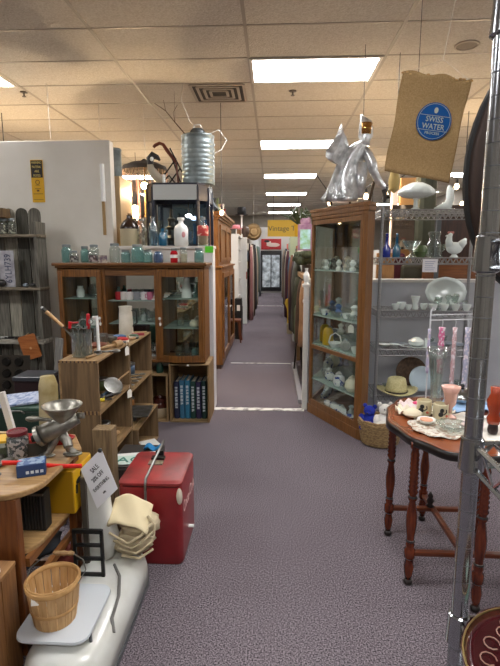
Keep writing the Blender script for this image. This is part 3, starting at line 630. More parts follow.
mb().tube([(0, 0, .02), (.0, 0, .2), (-.005, 0, .245)], [.011, .009, .012], 10).ball((-.02, 0, .235), (.014, .008, .01)).build('handle', CHINA, t, smooth=True); mb().lathe([(.02, 0), (.018, .02), (.01, .024)], n=12).build('foot', STEEL, t)
t = thing('wooden_spoon', 'wooden handled masher lying across top of the crate stack', 'utensil', (-1.11, 3.14, TC+.014), 1.1)
mb().cyl((-.13, 0, 0), (.06, 0, .004), .008, .010).build('handle', wood('beech', '#8a6a45', '#a5865c', 'x', .5), t); mb().cyl((.06, 0, .004), (.12, 0, .008), .028, .024, 14).build('head', wood('beech', '#8a6a45', '#a5865c', 'x', .5), t, smooth=True)
t = thing('wooden_tray', 'small reddish wooden dish on top of the crates', 'dish', (-1.20, 3.16, TC))
mb().lathe([(.06, 0), (.075, .03), (.07, .03), (.055, .01)], n=18).build('dish', mat('red brown dish', '#6b3418', .5), t, smooth=True)
for i, (n_, lab, x, y, c, r, h_) in enumerate([('red_brush', 'red and white scrubbing brush on far end of crate top', -1.13, 3.50, '#a91e23', .055, .03), ('blue_tin', 'flat blue tin behind the red brush', -1.2, 3.66, '#31587f', .06, .022), ('green_tin', 'flat dark tin lid near far end of crate top', -1.10, 3.72, '#3f5748', .04, .018)]):
    tt = thing(n_, lab, 'brush' if i == 0 else 'tin', (x, y, TC-.02))
    mb().lathe([(r, 0), (r, h_*.6)], n=18, sy=.6).build('base', mat('off white', '#d6d0c2', .5), tt); mb().lathe([(r*.95, h_*.6), (r*.95, h_), (r*.6, h_+.008)], n=18, sy=.6).build('top', mat(n_+' paint', c, .4), tt, smooth=True)
t = thing('enamel_pitcher', 'tall white enamel pitcher on far end of the crate top', 'pitcher', (-1.205, 3.86, .951))
mb().lathe([(.055, 0), (.058, .01), (.054, .15), (.05, .22), (.055, .235), (.05, .235), (.048, .02)], n=22).build('body', mat('aged enamel', '#d3cfc2', .35, col2='#b9b4a4', scale=9), t, smooth=True)
mb().tube([(.05, 0, .2), (.09, 0, .2), (.092, 0, .1), (.054, 0, .07)], .006).build('handle', BLACKM, t, smooth=True)
for i, (x, y, r, h_) in enumerate([(-1.22, 3.3, .035, .06), (-1.24, 3.42, .03, .08), (-1.15, 3.36, .032, .045), (-1.24, 3.55, .03, .05)]):
    ware('pewter_cup', ['pewter cup on crate top left of wooden masher', 'taller pewter cup near the back of crate top', 'low pewter cup beside the red brush', 'pewter cup behind the blue tin'][i], 'cup', [(r*.8, 0), (r, h_*.7), (r*1.1, h_), (r*.95, h_), (r*.7, .01)], STEEL, (x, y, TC-.0 if y < 3.4 else .951), 'pewter cups')
f = mb()
for k in range(2): tag(put(mb().prism([(-.05, -.015), (.05, -.012), (.05, .015), (-.05, .012)], 0, .018).build('pocket_tin', mat(f'pocket tin {k}', ['#8e2f3d', '#a8956b'][k], .5)), (-1.1+.0*k, 3.83+.08*k, .951), .3), ['narrow dark red tin at far corner of crate top', 'narrow tan tin at far corner of crate top'][k], 'tin')
# things inside the cubbies
t = thing('wire_strainer', 'round handled wire strainer in the near upper crate', 'strainer', (-1.10, 3.16, .70))
mb().lathe([(.062, .012), (.066, .018), (.066, .026), (.060, .024)], n=24).build('rim', STEEL, t, smooth=True); mb().lathe([(.06, .016), (.055, .0), (.03, -.02), (.004, -.026)], n=20, cap=False).build('mesh', glass('strainer mesh', '#b5b5ae', .3, .3, opac=.5), t, smooth=True)
mb().cyl((.0, .06, .02), (.02, .17, .035), .007).build('handle', wood('beech', '#8a6a45', '#a5865c', 'x', .5), t); t.rotation_euler = (.5, .6, 0)
for i, (n_, lab, x, y, L, m_) in enumerate([('yellow_screwdriver', 'yellow handled tool on near upper crate floor', -1.12, 2.95, .07, mat('yellow plastic', '#c7b41e', .4)), ('black_spatula', 'black handled tool on near upper crate floor', -1.10, 3.03, .1, BLACK), ('blue_opener', 'blue steel tool on near upper crate floor', -1.13, 3.09, .09, mat('blue steel', '#50657c', .3, .6))]):
    tt = thing(n_, lab, 'tool', (x, y, .672), .5+i*.5); mb().cyl((-L/2, 0, 0), (L/2, 0, 0), .012).build('handle', m_, tt, smooth=True); mb().box((L*.85, 0, 0), (L*.7, .018, .006)).build('blade', STEEL, tt)
for i in range(3): ware('tin_mold', ['small tin mold at front of near upper crate', 'tin mold behind the strainer', 'round tin mold in near upper crate back'][i], 'mold', [(.03, 0), (.042, .03), (.038, .03), (.028, .005)], STEEL, (-1.16-.02*i, 2.84+.11*i, .661), 'tin molds')
for i in range(4):
    tt = tag(put(mb().prism([(-.05, -.12), (.05, -.12), (.06, .12), (-.06, .12)], 0, .008).build('steel_tray', STEEL, bevel=.003), (-1.13+.01*i, 3.60+.03*i, .317+.012*i+.0), .15*i), ['lowest steel tray of pile in far middle crate', 'second steel tray in far middle crate', 'third steel tray in far middle crate', 'topmost steel tray in far middle crate'][i], 'tray', 'steel trays')
for i in range(4):
    y = 3.5+.1*i
    tt = thing('flatware_bundle', ['nearest pewter spoon in far upper crate', 'second pewter spoon in far upper crate', 'third pewter spoon in far upper crate', 'farthest pewter spoon in far upper crate'][i], 'spoon', (-1.12, y, .624), .2*i-.2, 'pewter spoons')
    mb().ball((.05, 0, .004), (.03, .02, .008)).build('bowl', STEEL, tt, smooth=True); mb().cyl((.02, 0, .004), (-.08, 0, .008), .005).build('handle', STEEL, tt)
for i in range(4):
    tag(put(mb().bx(-.07, .07, -.1, .1, 0, .006).build('paper_booklet', mat(f'booklet {i}', ['#8e8a80', '#c7c4bc', '#9a6a4a', '#d8d8d4'][i], .7)), (-1.07+.02*i, 3.62+.05*i, .013+.007*i+(.0)), .2*i), ['grey booklet at bottom of far lower crate pile', 'pale booklet in far lower crate', 'brown booklet in far lower crate', 'white booklet on top in far lower crate'][i], 'booklet', 'booklets in the lower crate')
tag(put(mb().bx(-.10, .10, -.14, .14, 0, .01).build('steel_tray', STEEL, bevel=.003), (-1.06, 3.62, .335+.035), .1), 'wide shallow tray sticking out of far middle crate', 'tray')

# upright post, plates and papers by the cooler
tag(put(mb().bx(-.055, .055, -.045, .045, 0, .64).build('wooden_post', wood('rough grey post', '#5e4b35', '#85704f', 'z', .85, bump=.4), bevel=.004), (-.945, 2.55, 0)), 'short square rough wooden post standing by red cooler', 'post')
t = thing('cardboard_box', 'dark open box behind the cooler holding papers', 'box', (-.90, 2.93, 0)); mb().bx(-.12, .16, -.2, .2, 0, .30).build('body', mat('dark box', '#2c2622', .7), t, bevel=.004)
for i in range(3): tag(put(mb().bx(-.13, .13, -.07, .07, 0, .006).build('folded_map', mat(f'map paper {i}', ['#cfd6d2', '#a7b3b0', '#e0e2de'][i], .7)), (-.9+.02*i, 2.84+.02*i, .3+.007*i), .12*i), ['lowest folded pale paper on dark box', 'middle folded paper on dark box', 'upper folded paper on dark box'][i], 'paper', 'papers on the dark box')
t = thing('license_plate', 'pale license plate with green letters lying on papers by red cooler', 'license plate', (-.87, 2.82, .324), .15)
mb().bx(-.13, .13, -.065, .065, 0, .003).build('plate', mat('plate pale green', '#c3d6cd', .5), t, bevel=.001); text('lettering', 'AQI', .11, mat('plate green', '#2f7d6b', .5), t, (0, 0, .004), (0, 0, 0), sx=1.1)
f = mb().sheet(lambda u, v: (-.05+.1*u, -.04+.08*v, .02+.015*math.sin(7*u)+.012*math.cos(9*v)), 8, 8, .004); tag(put(f.build('blue_cloth', mat('bright blue cloth', '#1a7fb8', .7), smooth=True), (-.80, 3.03, .3)), 'crumpled bright blue cloth behind the red cooler', 'cloth')
ware('black_pot', 'black round pot behind the blue cloth', 'pot', [(.06, 0), (.085, .03), (.09, .07), (.085, .07), (.06, .01)], BLACKM, (-.86, 3.22, .0), n=20)

# red cooler
t = thing('drink_cooler', 'old red metal drinks cooler with bail handle on the carpet', 'cooler', (-.62, 2.455, 0))
cw, cl, ch = .165, .195, .46
def rrect(a, b, r, z, n=5):
    P = []
    for cx, cy, a0 in ((a-r, b-r, 0), (-a+r, b-r, PI/2), (-a+r, -b+r, PI), (a-r, -b+r, 1.5*PI)): P += [(cx+r*math.cos(a0+k*PI/2/n), cy+r*math.sin(a0+k*PI/2/n), z) for k in range(n+1)]
    return P
REDC = mat('cooler red', '#7d1a1e', .35, col2='#8f2226', scale=5, coat=.2); REDL = mat('cooler lid red', '#a02c2e', .45, col2='#6b2624', scale=6, lo=.3, hi=.62)
mb().loft([rrect(cw-.008, cl-.008, .03, 0), rrect(cw, cl, .03, .02), rrect(cw, cl, .03, ch-.045), rrect(cw-.004, cl-.004, .03, ch-.03)]).build('body', REDC, t, smooth=True)
mb().loft([rrect(cw-.008, cl-.008, .03, ch-.03), rrect(cw-.008, cl-.008, .03, ch-.022)]).build('lid_seam', BLACK, t)
mb().loft([rrect(cw, cl, .03, ch-.022), rrect(cw, cl, .03, ch-.008), rrect(cw-.01, cl-.01, .025, ch)]).build('lid', REDL, t, smooth=True)
f = mb().ball((cw-.012, -cl+.002, ch-.075), (.016, .014, .045)); f.build('corner_guard', mat('cream guard', '#c9bfae', .5), t, smooth=True)
f = mb(); f.box((-.02, .09, ch+.006), (.075, .035, .012)); f.box((-.02, .13, ch+.018), (.045, .02, .03)); f.build('latch', BLACKM, t)
f = mb(); f.box((-.02, .03, ch+.003), (.08, .05, .006)); f.build('latch_plate', STEEL, t)
mb().tube([(-.02, -cl-.006, ch-.15), (-.02, -cl-.006, ch-.02), (-.02, -cl+.01, ch+.015), (.02, .06, ch+.12)], .007, 8).build('bail_handle', STEEL, t, smooth=True)
mb().cyl((cw, -.02, .12), (cw+.03, -.02, .12), .009).build('drain_plug', CHINA, t)
text('lettering', 'Coca-Cola', .088, mat('faded white lettering', '#cfa7a4', .5), t, (cw+.002, .0, .30), (PI/2, 0, PI/2), sx=.85)

# canvas bag on the scale base
t = thing('canvas_bag', 'crumpled cream canvas bag with straps heaped against red cooler', 'bag', (-.665, 2.13, .16))
CAN = mat('cream canvas', '#cdbfa0', .95, col2='#a89a7c', scale=10, bump=.4)
def blob(c, r, seed, amp=.18, n=20, m=14):
    f = mb(); R = []
    for j in range(1, m):
        ring = []
        for i in range(n):
            d = Vector((math.sin(PI*j/m)*math.cos(2*PI*i/n), math.sin(PI*j/m)*math.sin(2*PI*i/n), -math.cos(PI*j/m)))
            k = 1+amp*noise.noise(d*2.6+Vector((seed, seed*2, 0)))+amp*.5*noise.noise(d*6+Vector((seed, 0, 3)))
            ring.append((c[0]+d.x*r[0]*k, c[1]+d.y*r[1]*k, c[2]+d.z*r[2]*k))
        R.append(ring)
    f.loft(R); return f
blob((-.01, -.01, .065), (.1, .075, .062), 2, .35).build('lower_fold', CAN, t, smooth='all')
blob((.035, .0, .15), (.09, .07, .05), 6, .3).build('upper_fold', CAN, t, smooth='all')
f = mb().sheet(lambda u, v: (-.10+.19*u, -.09+.13*v-.02*u, .185+.075*v+.03*math.sin(u*2.6)-.045*u*u+.006*math.sin(9*u+5*v)), 14, 12, .012); f.build('flap', mat('flap canvas', '#d9cba6', .9), t, smooth='all')
f = mb()
for k in range(4): f.tube([(-.09+.02*k, -.10-.005*k, .16-.035*k), (.0+.02*k, -.118, .12-.025*k), (.06, -.108, .15-.035*k), (.105, -.06, .19-.045*k)], .006, 6)
f.tube([(.08, -.05, .22), (.115, -.055, .18), (.11, -.06, .12), (.08, -.07, .13)], .006, 6)
f.build('strap', CAN, t, smooth=True)

# white enamel scale
ENAM = mat('aged white enamel', '#d2d4d0', .3, col2='#b8b8ae', scale=4, lo=.45, hi=.8, coat=.3)
def rr2(a, b, r, z): return [(x, y-.025, zz) for x, y, zz in rrect(a, b, r, z, 8)]
t = thing('platform_scale', 'white enamel floor scale with tall column and flat platform', 'scale', (-.76, 1.85, 0))
def ell(cx, cy, a, b, z, n=32, e=2.6):
    P = []
    for i in range(n):
        q = 2*PI*i/n; c_, s_ = math.cos(q), math.sin(q)
        P.append((cx+a*abs(c_)**(2/e)*math.copysign(1, c_), cy+b*abs(s_)**(2/e)*math.copysign(1, s_), z))
    return P
mb().loft([rr2(.165, .40, .13, 0), rr2(.165, .40, .13, .02)]).build('floor_trim', mat('grey trim', '#55575a', .5, .3), t)
mb().loft([rr2(.16, .395, .13, .02), rr2(.16, .395, .13, .085), rr2(.152, .387, .125, .12), rr2(.132, .367, .11, .148), rr2(.10, .335, .08, .162), rr2(.06, .29, .05, .168)]).build('base', ENAM, t, smooth='all')
mb().loft([ell(-.07, .24, .068, .05, .14, e=3), ell(-.06, .24, .088, .052, .27, e=3), ell(-.068, .24, .068, .045, .38, e=3), ell(-.075, .24, .062, .045, .56, e=3), ell(-.075, .24, .055, .04, .60, e=2.2), ell(-.075, .24, .03, .02, .625, e=2)]).build('column', ENAM, t, smooth='all')
f = mb(); f.bx(-.118, -.094, .176, .195, .16, .585); f.build('dark_strip', mat('dark brown strip', '#4a443c', .5), t)
f = mb(); f.tube([(.03, .16, .17), (.08, .08, .172), (.115, -.04, .168), (.125, -.16, .16), (.145, -.2, .13)], .007, 6).build('cable', mat('grey hose', '#6a6a66', .5), t, smooth=True)
mb().loft([rrect(.135, .155, .05, .19, 6), rrect(.14, .16, .052, .198, 6), rrect(.138, .158, .05, .206, 6)]).build('platform', mat('platform enamel', '#c9d0d6', .25, coat=.3), t, smooth=True).location = (-.05, -.18, 0)
f = mb().cyl((-.05, -.2, .15), (-.05, -.2, .19), .03); f.tube([(.075, -.26, .195), (.085, -.28, .17), (.09, -.29, .14)], .006); f.build('platform_support', mat('grey trim', '#55575a'), t)
t = thing('black_ladder_rack', 'small black iron rack with crossbars standing on white scale', 'rack', (-.815, 1.93, .165))
f = mb()
for x in (-.062, .062): f.box((x, 0, .115), (.014, .012, .23))
f.build('upright', BLACK, t); f = mb()
for z in (.012, .09, .155, .222): mb().box((0, 0, z), (.124, .012, .014 if z < .2 else .02)).build('crossbar', BLACK, t)
# half bushel basket on the platform
t = thing('splint_basket', 'round wooden splint basket with wire bail handle on white platform', 'basket', (-.835, 1.63, .207)); t.scale = (.93, .93, .95)
SPL = wood('splint wood', '#b48b57', '#d0ab78', 'z', .6, 5); SPL2 = wood('splint hoop', '#a07844', '#bd9560', 'x', .6, 5)
f = mb(); N = 18
for i in range(N):
    a0, a1 = 2*PI*(i+.04)/N, 2*PI*(i+.96)/N
    f.loft([[(r*math.cos(a), r*math.sin(a), z) for a, r in ((a0, r0), (a1, r0), (a1, r0-.003), (a0, r0-.003))] for z, r0 in ((.0, .083), (.09, .097), (.175, .108))])
f.build('stave', SPL, t); mb().lathe([(.08, .002), (.08, .006)], n=24).build('bottom', SPL, t)
for z, r, h_ in ((.155, .108, .022), (.06, .0945, .014)):
    mb().lathe([(r, z), (r+.002, z+h_), (r-.002, z+h_), (r-.003, z)], n=32, cap=False).build('hoop', SPL2, t, smooth='all')
mb().lathe([(.104, .16), (.104, .182), (.099, .182), (.099, .16)], n=32, cap=False).build('hoop', SPL2, t, smooth='all')
f = mb().tube([(-.11, -.01, .165), (-.12, .05, .185), (-.09, .095, .20), (-.04, .112, .215)], .0025, 6); f.build('wire_bail', STEEL, t, smooth=True); f = mb().tube([(.11, -.01, .165), (.12, .05, .185), (.09, .095, .20), (.04, .112, .215)], .0025, 6); f.build('wire_bail', STEEL, t, smooth=True)
gp = mb().lathe([(.007, -.045), (.011, -.03), (.009, -.015), (.012, 0), (.009, .015), (.011, .03), (.007, .045)], n=12).build('grip', wood('beech', '#8a6a45', '#a5865c', 'x', .5), t, smooth=True); gp.rotation_euler = (0, PI/2, 0); gp.location = (0, .112, .215)
price_tag('white string tag hanging inside the splint basket rim', (-.862, 1.545, .37), (PI/2-.4, 0, .2), .75)

# sale notice leaning on the column
t = thing('sale_notice', 'tilted white paper sale notice taped to white scale column', 'sign', (-.765, 1.975, .612))
def pt(u, v): return Vector((-.8+.785, 0, 0))
ux, uz = Vector((.098, 0, .099)), Vector((.066, 0, -.188))
f = mb(); O = Vector((-.084, 0, .047)); f.loft([[tuple(O+Vector((0, dy, 0))) for O in (O, O+ux, O+ux+uz, O+uz)] for dy in (-.001, .001)]); f.build('sheet', PAPER, t)
ang = math.atan2(.099, .098)
rm = Matrix(((math.cos(ang), 0, math.sin(ang)), (0, 1, 0), (-math.sin(ang), 0, math.cos(ang))))
cx = O+ux*.5
for s_, k, sz in (('SALE', .24, .03), ('20% OFF', .43, .027), ('EVERYTHING', .63, .023), ('only', .82, .014)):
    p_ = cx+uz*k; o = text('handwriting', s_, sz, INK, t, tuple(p_+Vector((0, -.003, 0))), (PI/2, -ang, 0), sx=.72)
f = mb(); f.sheet(lambda u, v: (-1.10+.26*u, 1.80+.17*u, .752-.088*u+.02*v+.003*math.sin(7*u)), 14, 1, .002)
tag(f.build('red_tape', mat('red ribbon tape', '#e0261c', .4), smooth=True), 'bright red ribbon tape strung from oak table to white scale', 'tape')
t = thing('blue_hook', 'dark clip holding top corner of the sale notice', 'clip', (-.755, 1.97, .75)); f = mb().ball((0, 0, 0), (.01, .008, .01)); f.build('clip', BLACK, t)
t = thing('white_tassel', 'white cord tassel hanging by the yellow box', 'tassel', (-.93, 2.16, .47)); TS = mat('white cord', '#d8d4c6', .9)
mb().tube([(.05, 0, .10), (.02, 0, .06), (0, 0, .0)], .005, 6).build('cord', TS, t); mb().lathe([(.010, 0), (.014, -.03), (.011, -.06), (.022, -.16)], n=10).build('fringe', TS, t, smooth=True)
t = blob((0, 0, 0), (.05, .05, .09), 9, .4).build('canvas_bundle', CAN, smooth='all'); tag(put(t, (-.875, 2.2, .40)), 'cream canvas bundle hanging behind white scale column', 'bundle')
# ================================================================ oak side table at left front
TZ = .70
t = thing('oak_side_table', 'oak side table with rounded front corner and slatted lower shelves', 'table', (-1.2, 1.95, 0))
TT = wood('table oak top', '#866640', '#ab8a5c', 'x', .4); TL = wood('table oak leg', '#5a2f14', '#7d4a22', 'z', .4)
P = [(.30, .34)]+[(.19+.13*math.cos(a), -.20+.17*math.sin(a)) for a in [-k*PI/2/8 for k in range(9)]]+[(-.3, -.42), (-.5, -.42), (-.5, .34)]
P = [(.30, .17)]+[(.16+.13*math.cos(a), -.15+.15*math.sin(a)) for a in [-k*PI/2/8 for k in range(9)]]+[(-.3, -.33), (-.5, -.34), (-.5, .34), (.2, .34)]; mb().prism(P, TZ-.025, TZ).build('tabletop', TT, t, bevel=.006)
for x0, x1, y0, y1 in ((.135, .225, -.29, -.25), (.235, .275, .13, .19), (-.45, -.4, -.3, -.25), (-.45, -.4, .2, .25)): mb().bx(x0, x1, y0, y1, 0, TZ-.025).build('leg', TL, t, bevel=.004)
mb().prism([(.27, .2)]+[(.13+.12*math.cos(a), -.12+.14*math.sin(a)) for a in [-k*PI/2/8 for k in range(9)]]+[(-.42, -.26), (-.42, .2)], .405, .425).build('lower_shelf', TT, t, bevel=.004)
TR = wood('table oak rail', '#6f421f', '#8f5f33', 'y', .4)
for x, z, h_ in ((.245, .37, .035), (.25, .25, .03), (.25, .11, .03)): mb().bx(x-.03, x-.005, -.25, .17, z, z+h_).build('side_rail', TR, t)
for x in (.06, -.1): mb().bx(x, x+.03, -.28, .2, .24, .26).build('slat', TR, t)
mb().bx(-.42, .2, .13, .16, .1, .13).build('back_rail', TR, t)
t = thing('black_grille', 'black ribbed metal grille standing under the oak table top', 'grille', (-1.035, 1.86, .426))
mb().bx(-.068, .068, .0, .06, 0, .175).build('frame', BLACK, t, bevel=.004); f = mb()
for i in range(9): f.bx(-.056+.0135*i, -.052+.0135*i, -.008, .0, .012, .16)
f.build('ribs', mat('worn black rib', '#2b2a2a', .4), t)
mb().bx(-.068, .068, -.01, .0, .166, .173).build('top_edge', STEEL, t)
t = thing('yellow_case', 'yellow tin case with black figure on side under table edge', 'case', (-1.0, 2.06, .427))
mb().bx(-.09, .10, -.06, .16, 0, .205).build('body', mat('ochre yellow', '#a47a0c', .45), t, bevel=.003)
mb().bx(.1, .103, -.055, .155, .004, .2).build('side_panel', mat('bright yellow', '#d9a80e', .45), t)
f = mb().ball((.105, .0, .14), (.004, .035, .014)).ball((.105, .03, .16), (.004, .014, .014)).tube([(.105, -.03, .13), (.105, -.035, .09)], .006).tube([(.105, .03, .13), (.105, .03, .09)], .006); f.build('figure', BLACK, t)
# clutter low under the table
for i, (x, y, z, r, c, lab) in enumerate([(-1.08, 2.02, .27, (.09, .1, .05), '#3a3e44', 'dark grey cloth'), (-1.0, 2.1, .14, (.07, .08, .05), '#6c2a22', 'dark red cloth'), (-1.12, 1.88, .26, (.06, .07, .05), '#24303c', 'navy cloth'), (-1.02, 1.9, .14, (.08, .1, .04), '#70787d', 'grey cloth')]):
    o = blob((0, 0, 0), r, i+3, .3, 14, 10).build('folded_cloth', mat(lab, c, .9), smooth='all'); tag(put(o, (x, y, z)), f'{lab} stuffed low under the oak side table', 'cloth')
# meat grinder
t = thing('meat_grinder', 'cast metal hand meat grinder clamped on the oak table', 'grinder', (-.955, 2.03, TZ))
CI = mat('cast tin metal', '#9c9a92', .38, .8, col2='#77746b', scale=16, bump=.15)
f = mb(); f.lathe([(.03, .15), (.035, .17), (.07, .215), (.085, .232), (.088, .238), (.08, .238), (.066, .22), (.03, .175)], (.015, 0, 0), 26); f.build('hopper', CI, t, smooth='all')
f = mb(); f.tube([(-.075, -.03, .105), (-.05, -.02, .115), (.02, 0, .145), (.075, .02, .17)], [.042, .045, .036, .026], 16); f.tube([(-.015, -.01, .12), (.015, 0, .165)], .032, 14); f.build('body', CI, t, smooth='all')
f = mb(); f.tube([(-.09, -.035, .098), (-.075, -.03, .105)], .048, 18); f.tube([(-.1, -.04, .094), (-.09, -.035, .098)], .03, 16); f.build('front_ring', CI, t, smooth=True)
mb().tube([(-.1, -.04, .094), (-.112, -.045, .09)], .016, 12).build('plate_hub', BLACKM, t)
f = mb(); f.tube([(-.01, 0, .11), (-.03, -.01, .06), (-.05, -.02, .02), (-.07, -.03, .0)], [.02, .016, .014, .02], 10); f.tube([(0, 0, .11), (.03, .0, .06), (.035, .01, .02), (.06, .0, .002)], [.024, .02, .018, .024], 10); f.ball((.05, 0, .008), (.045, .03, .01)); f.ball((-.06, -.02, .006), (.04, .022, .008)); f.build('stand', CI, t, smooth='all')
f = mb(); f.tube([(.07, .02, .165), (.08, .02, .19), (.10, .02, .19), (.1, .02, .17)], .009, 8); f.ball((.09, .02, .18), .014); f.build('thumb_screw', CI, t, smooth=True)
f = mb(); f.tube([(-.02, -.03, .175), (-.07, -.05, .188), (-.10, -.06, .19)], [.007, .01, .014], 10); f.ball((-.105, -.06, .19), (.02, .012, .012)); f.build('crank_handle', CI, t, smooth=True)
f = mb().cyl((.04, -.03, .09), (.055, -.05, .06), .02).build('wing_nut', CI, t)
# button jar, blue box, strap, trays
t = thing('button_jar', 'glass jar of mixed buttons with dark red lid on oak table', 'jar', (-1.14, 2.0, TZ))
mb().lathe([(.043, 0), (.047, .008), (.047, .095), (.04, .108), (.04, .118)], n=24).build('glass', CLEARJ, t, smooth=True)
mb().lathe([(.042, .006), (.0445, .01), (.0445, .085), (.035, .095)], n=20).build('contents', mat('button mix', '#1f2430', .4, col2='#d9c7cc', scale=55, lo=.5, hi=.53, bump=.3), t, smooth=True)
mb().lathe([(.042, .108), (.043, .112), (.043, .124), (.04, .124), (.036, .118)], n=24).build('lid', mat('lid red rim', '#7c2731', .4), t, smooth=True)
t = thing('blue_box', 'small navy blue box with printed top at front of oak table', 'box', (-1.00, 1.845, TZ), .4)
mb().bx(-.055, .055, -.04, .04, 0, .052).build('body', mat('box navy', '#253f6b', .5), t, bevel=.003)
mb().bx(-.05, .05, -.036, .036, .052, .0535).build('top_print', mat('box pale print', '#7f93a8', .5, col2='#34507c', scale=35, lo=.48, hi=.52), t)
f = mb()
for k in range(4): f.bx(-.02+.018*k, -.008+.018*k, -.0415, -.04, .014, .026)
f.build('lettering', mat('box white print', '#c8d2dc', .5), t)
f = mb(); R1 = [(-.06+.115*math.cos(a), .08*math.sin(a)) for a in [(-.75+k/12)*PI*.9 for k in range(15)]]
f.loft([[(x, y, 0.001), (x*.97, y*.97, .001), (x*.97, y*.97, .062), (x, y, .062)] for x, y in R1]); tag(put(f.build('leather_strap', mat('dark leather band', '#3a3730', .55), smooth=True), (-1.08, 2.07, TZ)), 'dark wide band curled on edge between jar and grinder', 'strap')
t = thing('red_tin_tray', 'red tin tray lying behind the meat grinder', 'tray', (-1.10, 2.17, TZ)); mb().lathe([(.12, 0), (.15, .03), (.145, .03), (.115, .006)], n=28, sy=.35).build('dish', mat('tray red', '#a3141c', .35), t, smooth=True)
tag(put(mb().bx(-.16, .10, -.05, .05, 0, .035).build('game_box', mat('game yellow', '#c49a1c', .5), bevel=.003), (-1.31, 2.13, TZ), .25), 'yellow flat box lying at back left of the oak table', 'box')
tag(put(mb().bx(-.15, .12, -.03, .03, 0, .05).build('green_tin', mat('olive tin', '#4a4f3a', .5), bevel=.003), (-1.31, 1.98, TZ), .25), 'olive green tin lying in front of the yellow flat box', 'tin')
for i in range(5): 
    o = mb().ball((0, 0, .012), (.055, .02, .012)); tag(put(o.build('pewter_dish', mat('aged pewter', '#77736a', .5, .6, col2='#54514b', scale=30), smooth=True), (-1.16-.05*(i % 3), 1.80+.04*i, TZ), .4*i), ['nearest small pewter dish at left edge of oak table', 'second small pewter dish on oak table', 'middle small pewter dish on oak table', 'fourth small pewter dish on oak table', 'small pewter dish next to the button jar'][i], 'dish', 'pewter dishes on the oak table')
# clutter behind the table
t = thing('storage_chest', 'dark trunk on the floor behind oak table, under the green box', 'trunk', (-1.72, 2.98, 0)); mb().bx(-.36, .36, -.32, .32, 0, .38).build('body', mat('dark trunk', '#2b2622', .6), t, bevel=.006); mb().bx(-.365, .365, -.325, .325, .38, .42).build('lid', mat('dark trunk', '#2b2622'), t, bevel=.006)
t = thing('green_toolbox', 'dark green metal box behind the oak table', 'box', (-1.62, 2.97, .42))
mb().bx(-.17, .17, -.14, .14, 0, .21).build('body', mat('dark green paint', '#223a2e', .45, col2='#192c24', scale=6), t, bevel=.008); mb().bx(-.175, .175, -.145, .145, .21, .235).build('lid', mat('green lid', '#2f4a3c', .4), t, bevel=.006)
mb().tube([(-.02, -.15, .2), (-.01, -.17, .22), (.06, -.17, .22), (.07, -.15, .2)], .006).build('handle', STEEL, t)
f = mb().prism([(-.20, -.13), (.20, -.05), (.2, .17), (-.16, .12)], 0, .012); t = tag(put(f.build('newspaper', mat('blue grey newsprint', '#aab3c6', .8, col2='#7282a4', scale=40, lo=.45, hi=.6)), (-1.64, 2.92, .665)), 'folded blue grey newspaper on the dark green box', 'newspaper'); t.rotation_euler = (.05, -.03, .2)
t = thing('black_cash_box', 'black metal cash box with dark red front behind newspaper', 'box', (-1.75, 3.38, .0)); mb().bx(-.12, .12, -.09, .12, .0, .70).build('body', mat('maroon black', '#241315', .4), t, bevel=.005); mb().bx(-.125, .125, -.1, .125, .70, .73).build('lid', mat('slate lid', '#35373d', .3), t, bevel=.004)
t = thing('muffin_tin', 'dark muffin tin standing on edge against the fence shelf', 'muffin tin', (-2.30, 4.05, .28)); t.rotation_euler = (-.12, 0, 0)
DT = mat('dark tin', '#3a352e', .45, .6); mb().bx(-.24, .14, -.004, .004, 0, .44).build('plate', DT, t, bevel=.003); f = mb()
for i in range(4):
    for j in range(3):
        cx_, cz_ = -.19+.115*j, .065+.105*i
        f.tube([(cx_, -.004, cz_), (cx_, -.02, cz_)], [.042, .035], 16)
f.build('cups', mat('black tin cup', '#15130f', .4, .5), t)
mb().bx(-2.4, -1.95, 3.85, 4.15, 0, .28).build('tmp', BLACK); o = bpy.data.objects['tmp']; o.name = 'dark_carton'; tag(o, 'dark carton on floor under the muffin tin', 'carton')
tag(put(mb().bx(-.014, .014, -.008, .008, 0, .11).build('white_candle', CHINA), (-1.83, 3.55, .52)), 'white stub of candle standing by the black cash box', 'candle')
tag(put(mb().lathe([(.035, 0), (.035, .52)], n=14).build('red_canister', mat('canister red', '#9c1f28', .4), smooth=True), (-1.83, 3.55, 0)), 'narrow red canister by the black cash box', 'canister')
t = thing('grey_stake', 'pale grey split wooden stake leaning beside the fence shelf', 'stake', (-2.03, 4.22, 0)); f = mb().prism([(-.035, -.01), (.035, -.01), (.035, .01), (-.035, .01)], 0, .86); o = f.build('board', mat('pale grey wood', '#8b8984', .8, col2='#6b6a66', stretch=(10, 10, 1)), t, bevel=.003); o.rotation_euler = (0, .11, 0)
f = mb(); R = []
for k in range(9):
    z = .86*k/8; R.append([(.055*math.cos(a)*(1+.18*noise.noise(Vector((a, z*5, 1))))+.006*math.sin(9*z), .05*math.sin(a)*(1+.2*noise.noise(Vector((a*2, z*6, 4)))), z) for a in [2*PI*i/12 for i in range(12)]])
R.append([(p[0]*.7, p[1]*.7, .915) for p in R[-1]]); f.loft(R)
tag(put(f.build('driftwood_log', mat('yellow driftwood', '#8a7a4d', .9, col2='#b3a684', scale=8, bump=.6), smooth='all'), (-1.29, 2.62, 0)), 'knobbly yellowish driftwood log standing left of the crate stack', 'log')
t = thing('picture_frame', 'white wooden frame edge leaning at left behind the table jar', 'frame', (-1.42, 2.22, TZ)); o = mb().bx(-.015, .015, -.01, .01, 0, .24).build('side_bar', WHITE, t); o.rotation_euler = (0, -.2, 0); o.location = (.14, 0, 0); mb().bx(-.3, .14, -.01, .01, 0, .03).build('bottom_bar', wood('pale frame wood', '#a58d5e', '#bca676', 'x'), t)
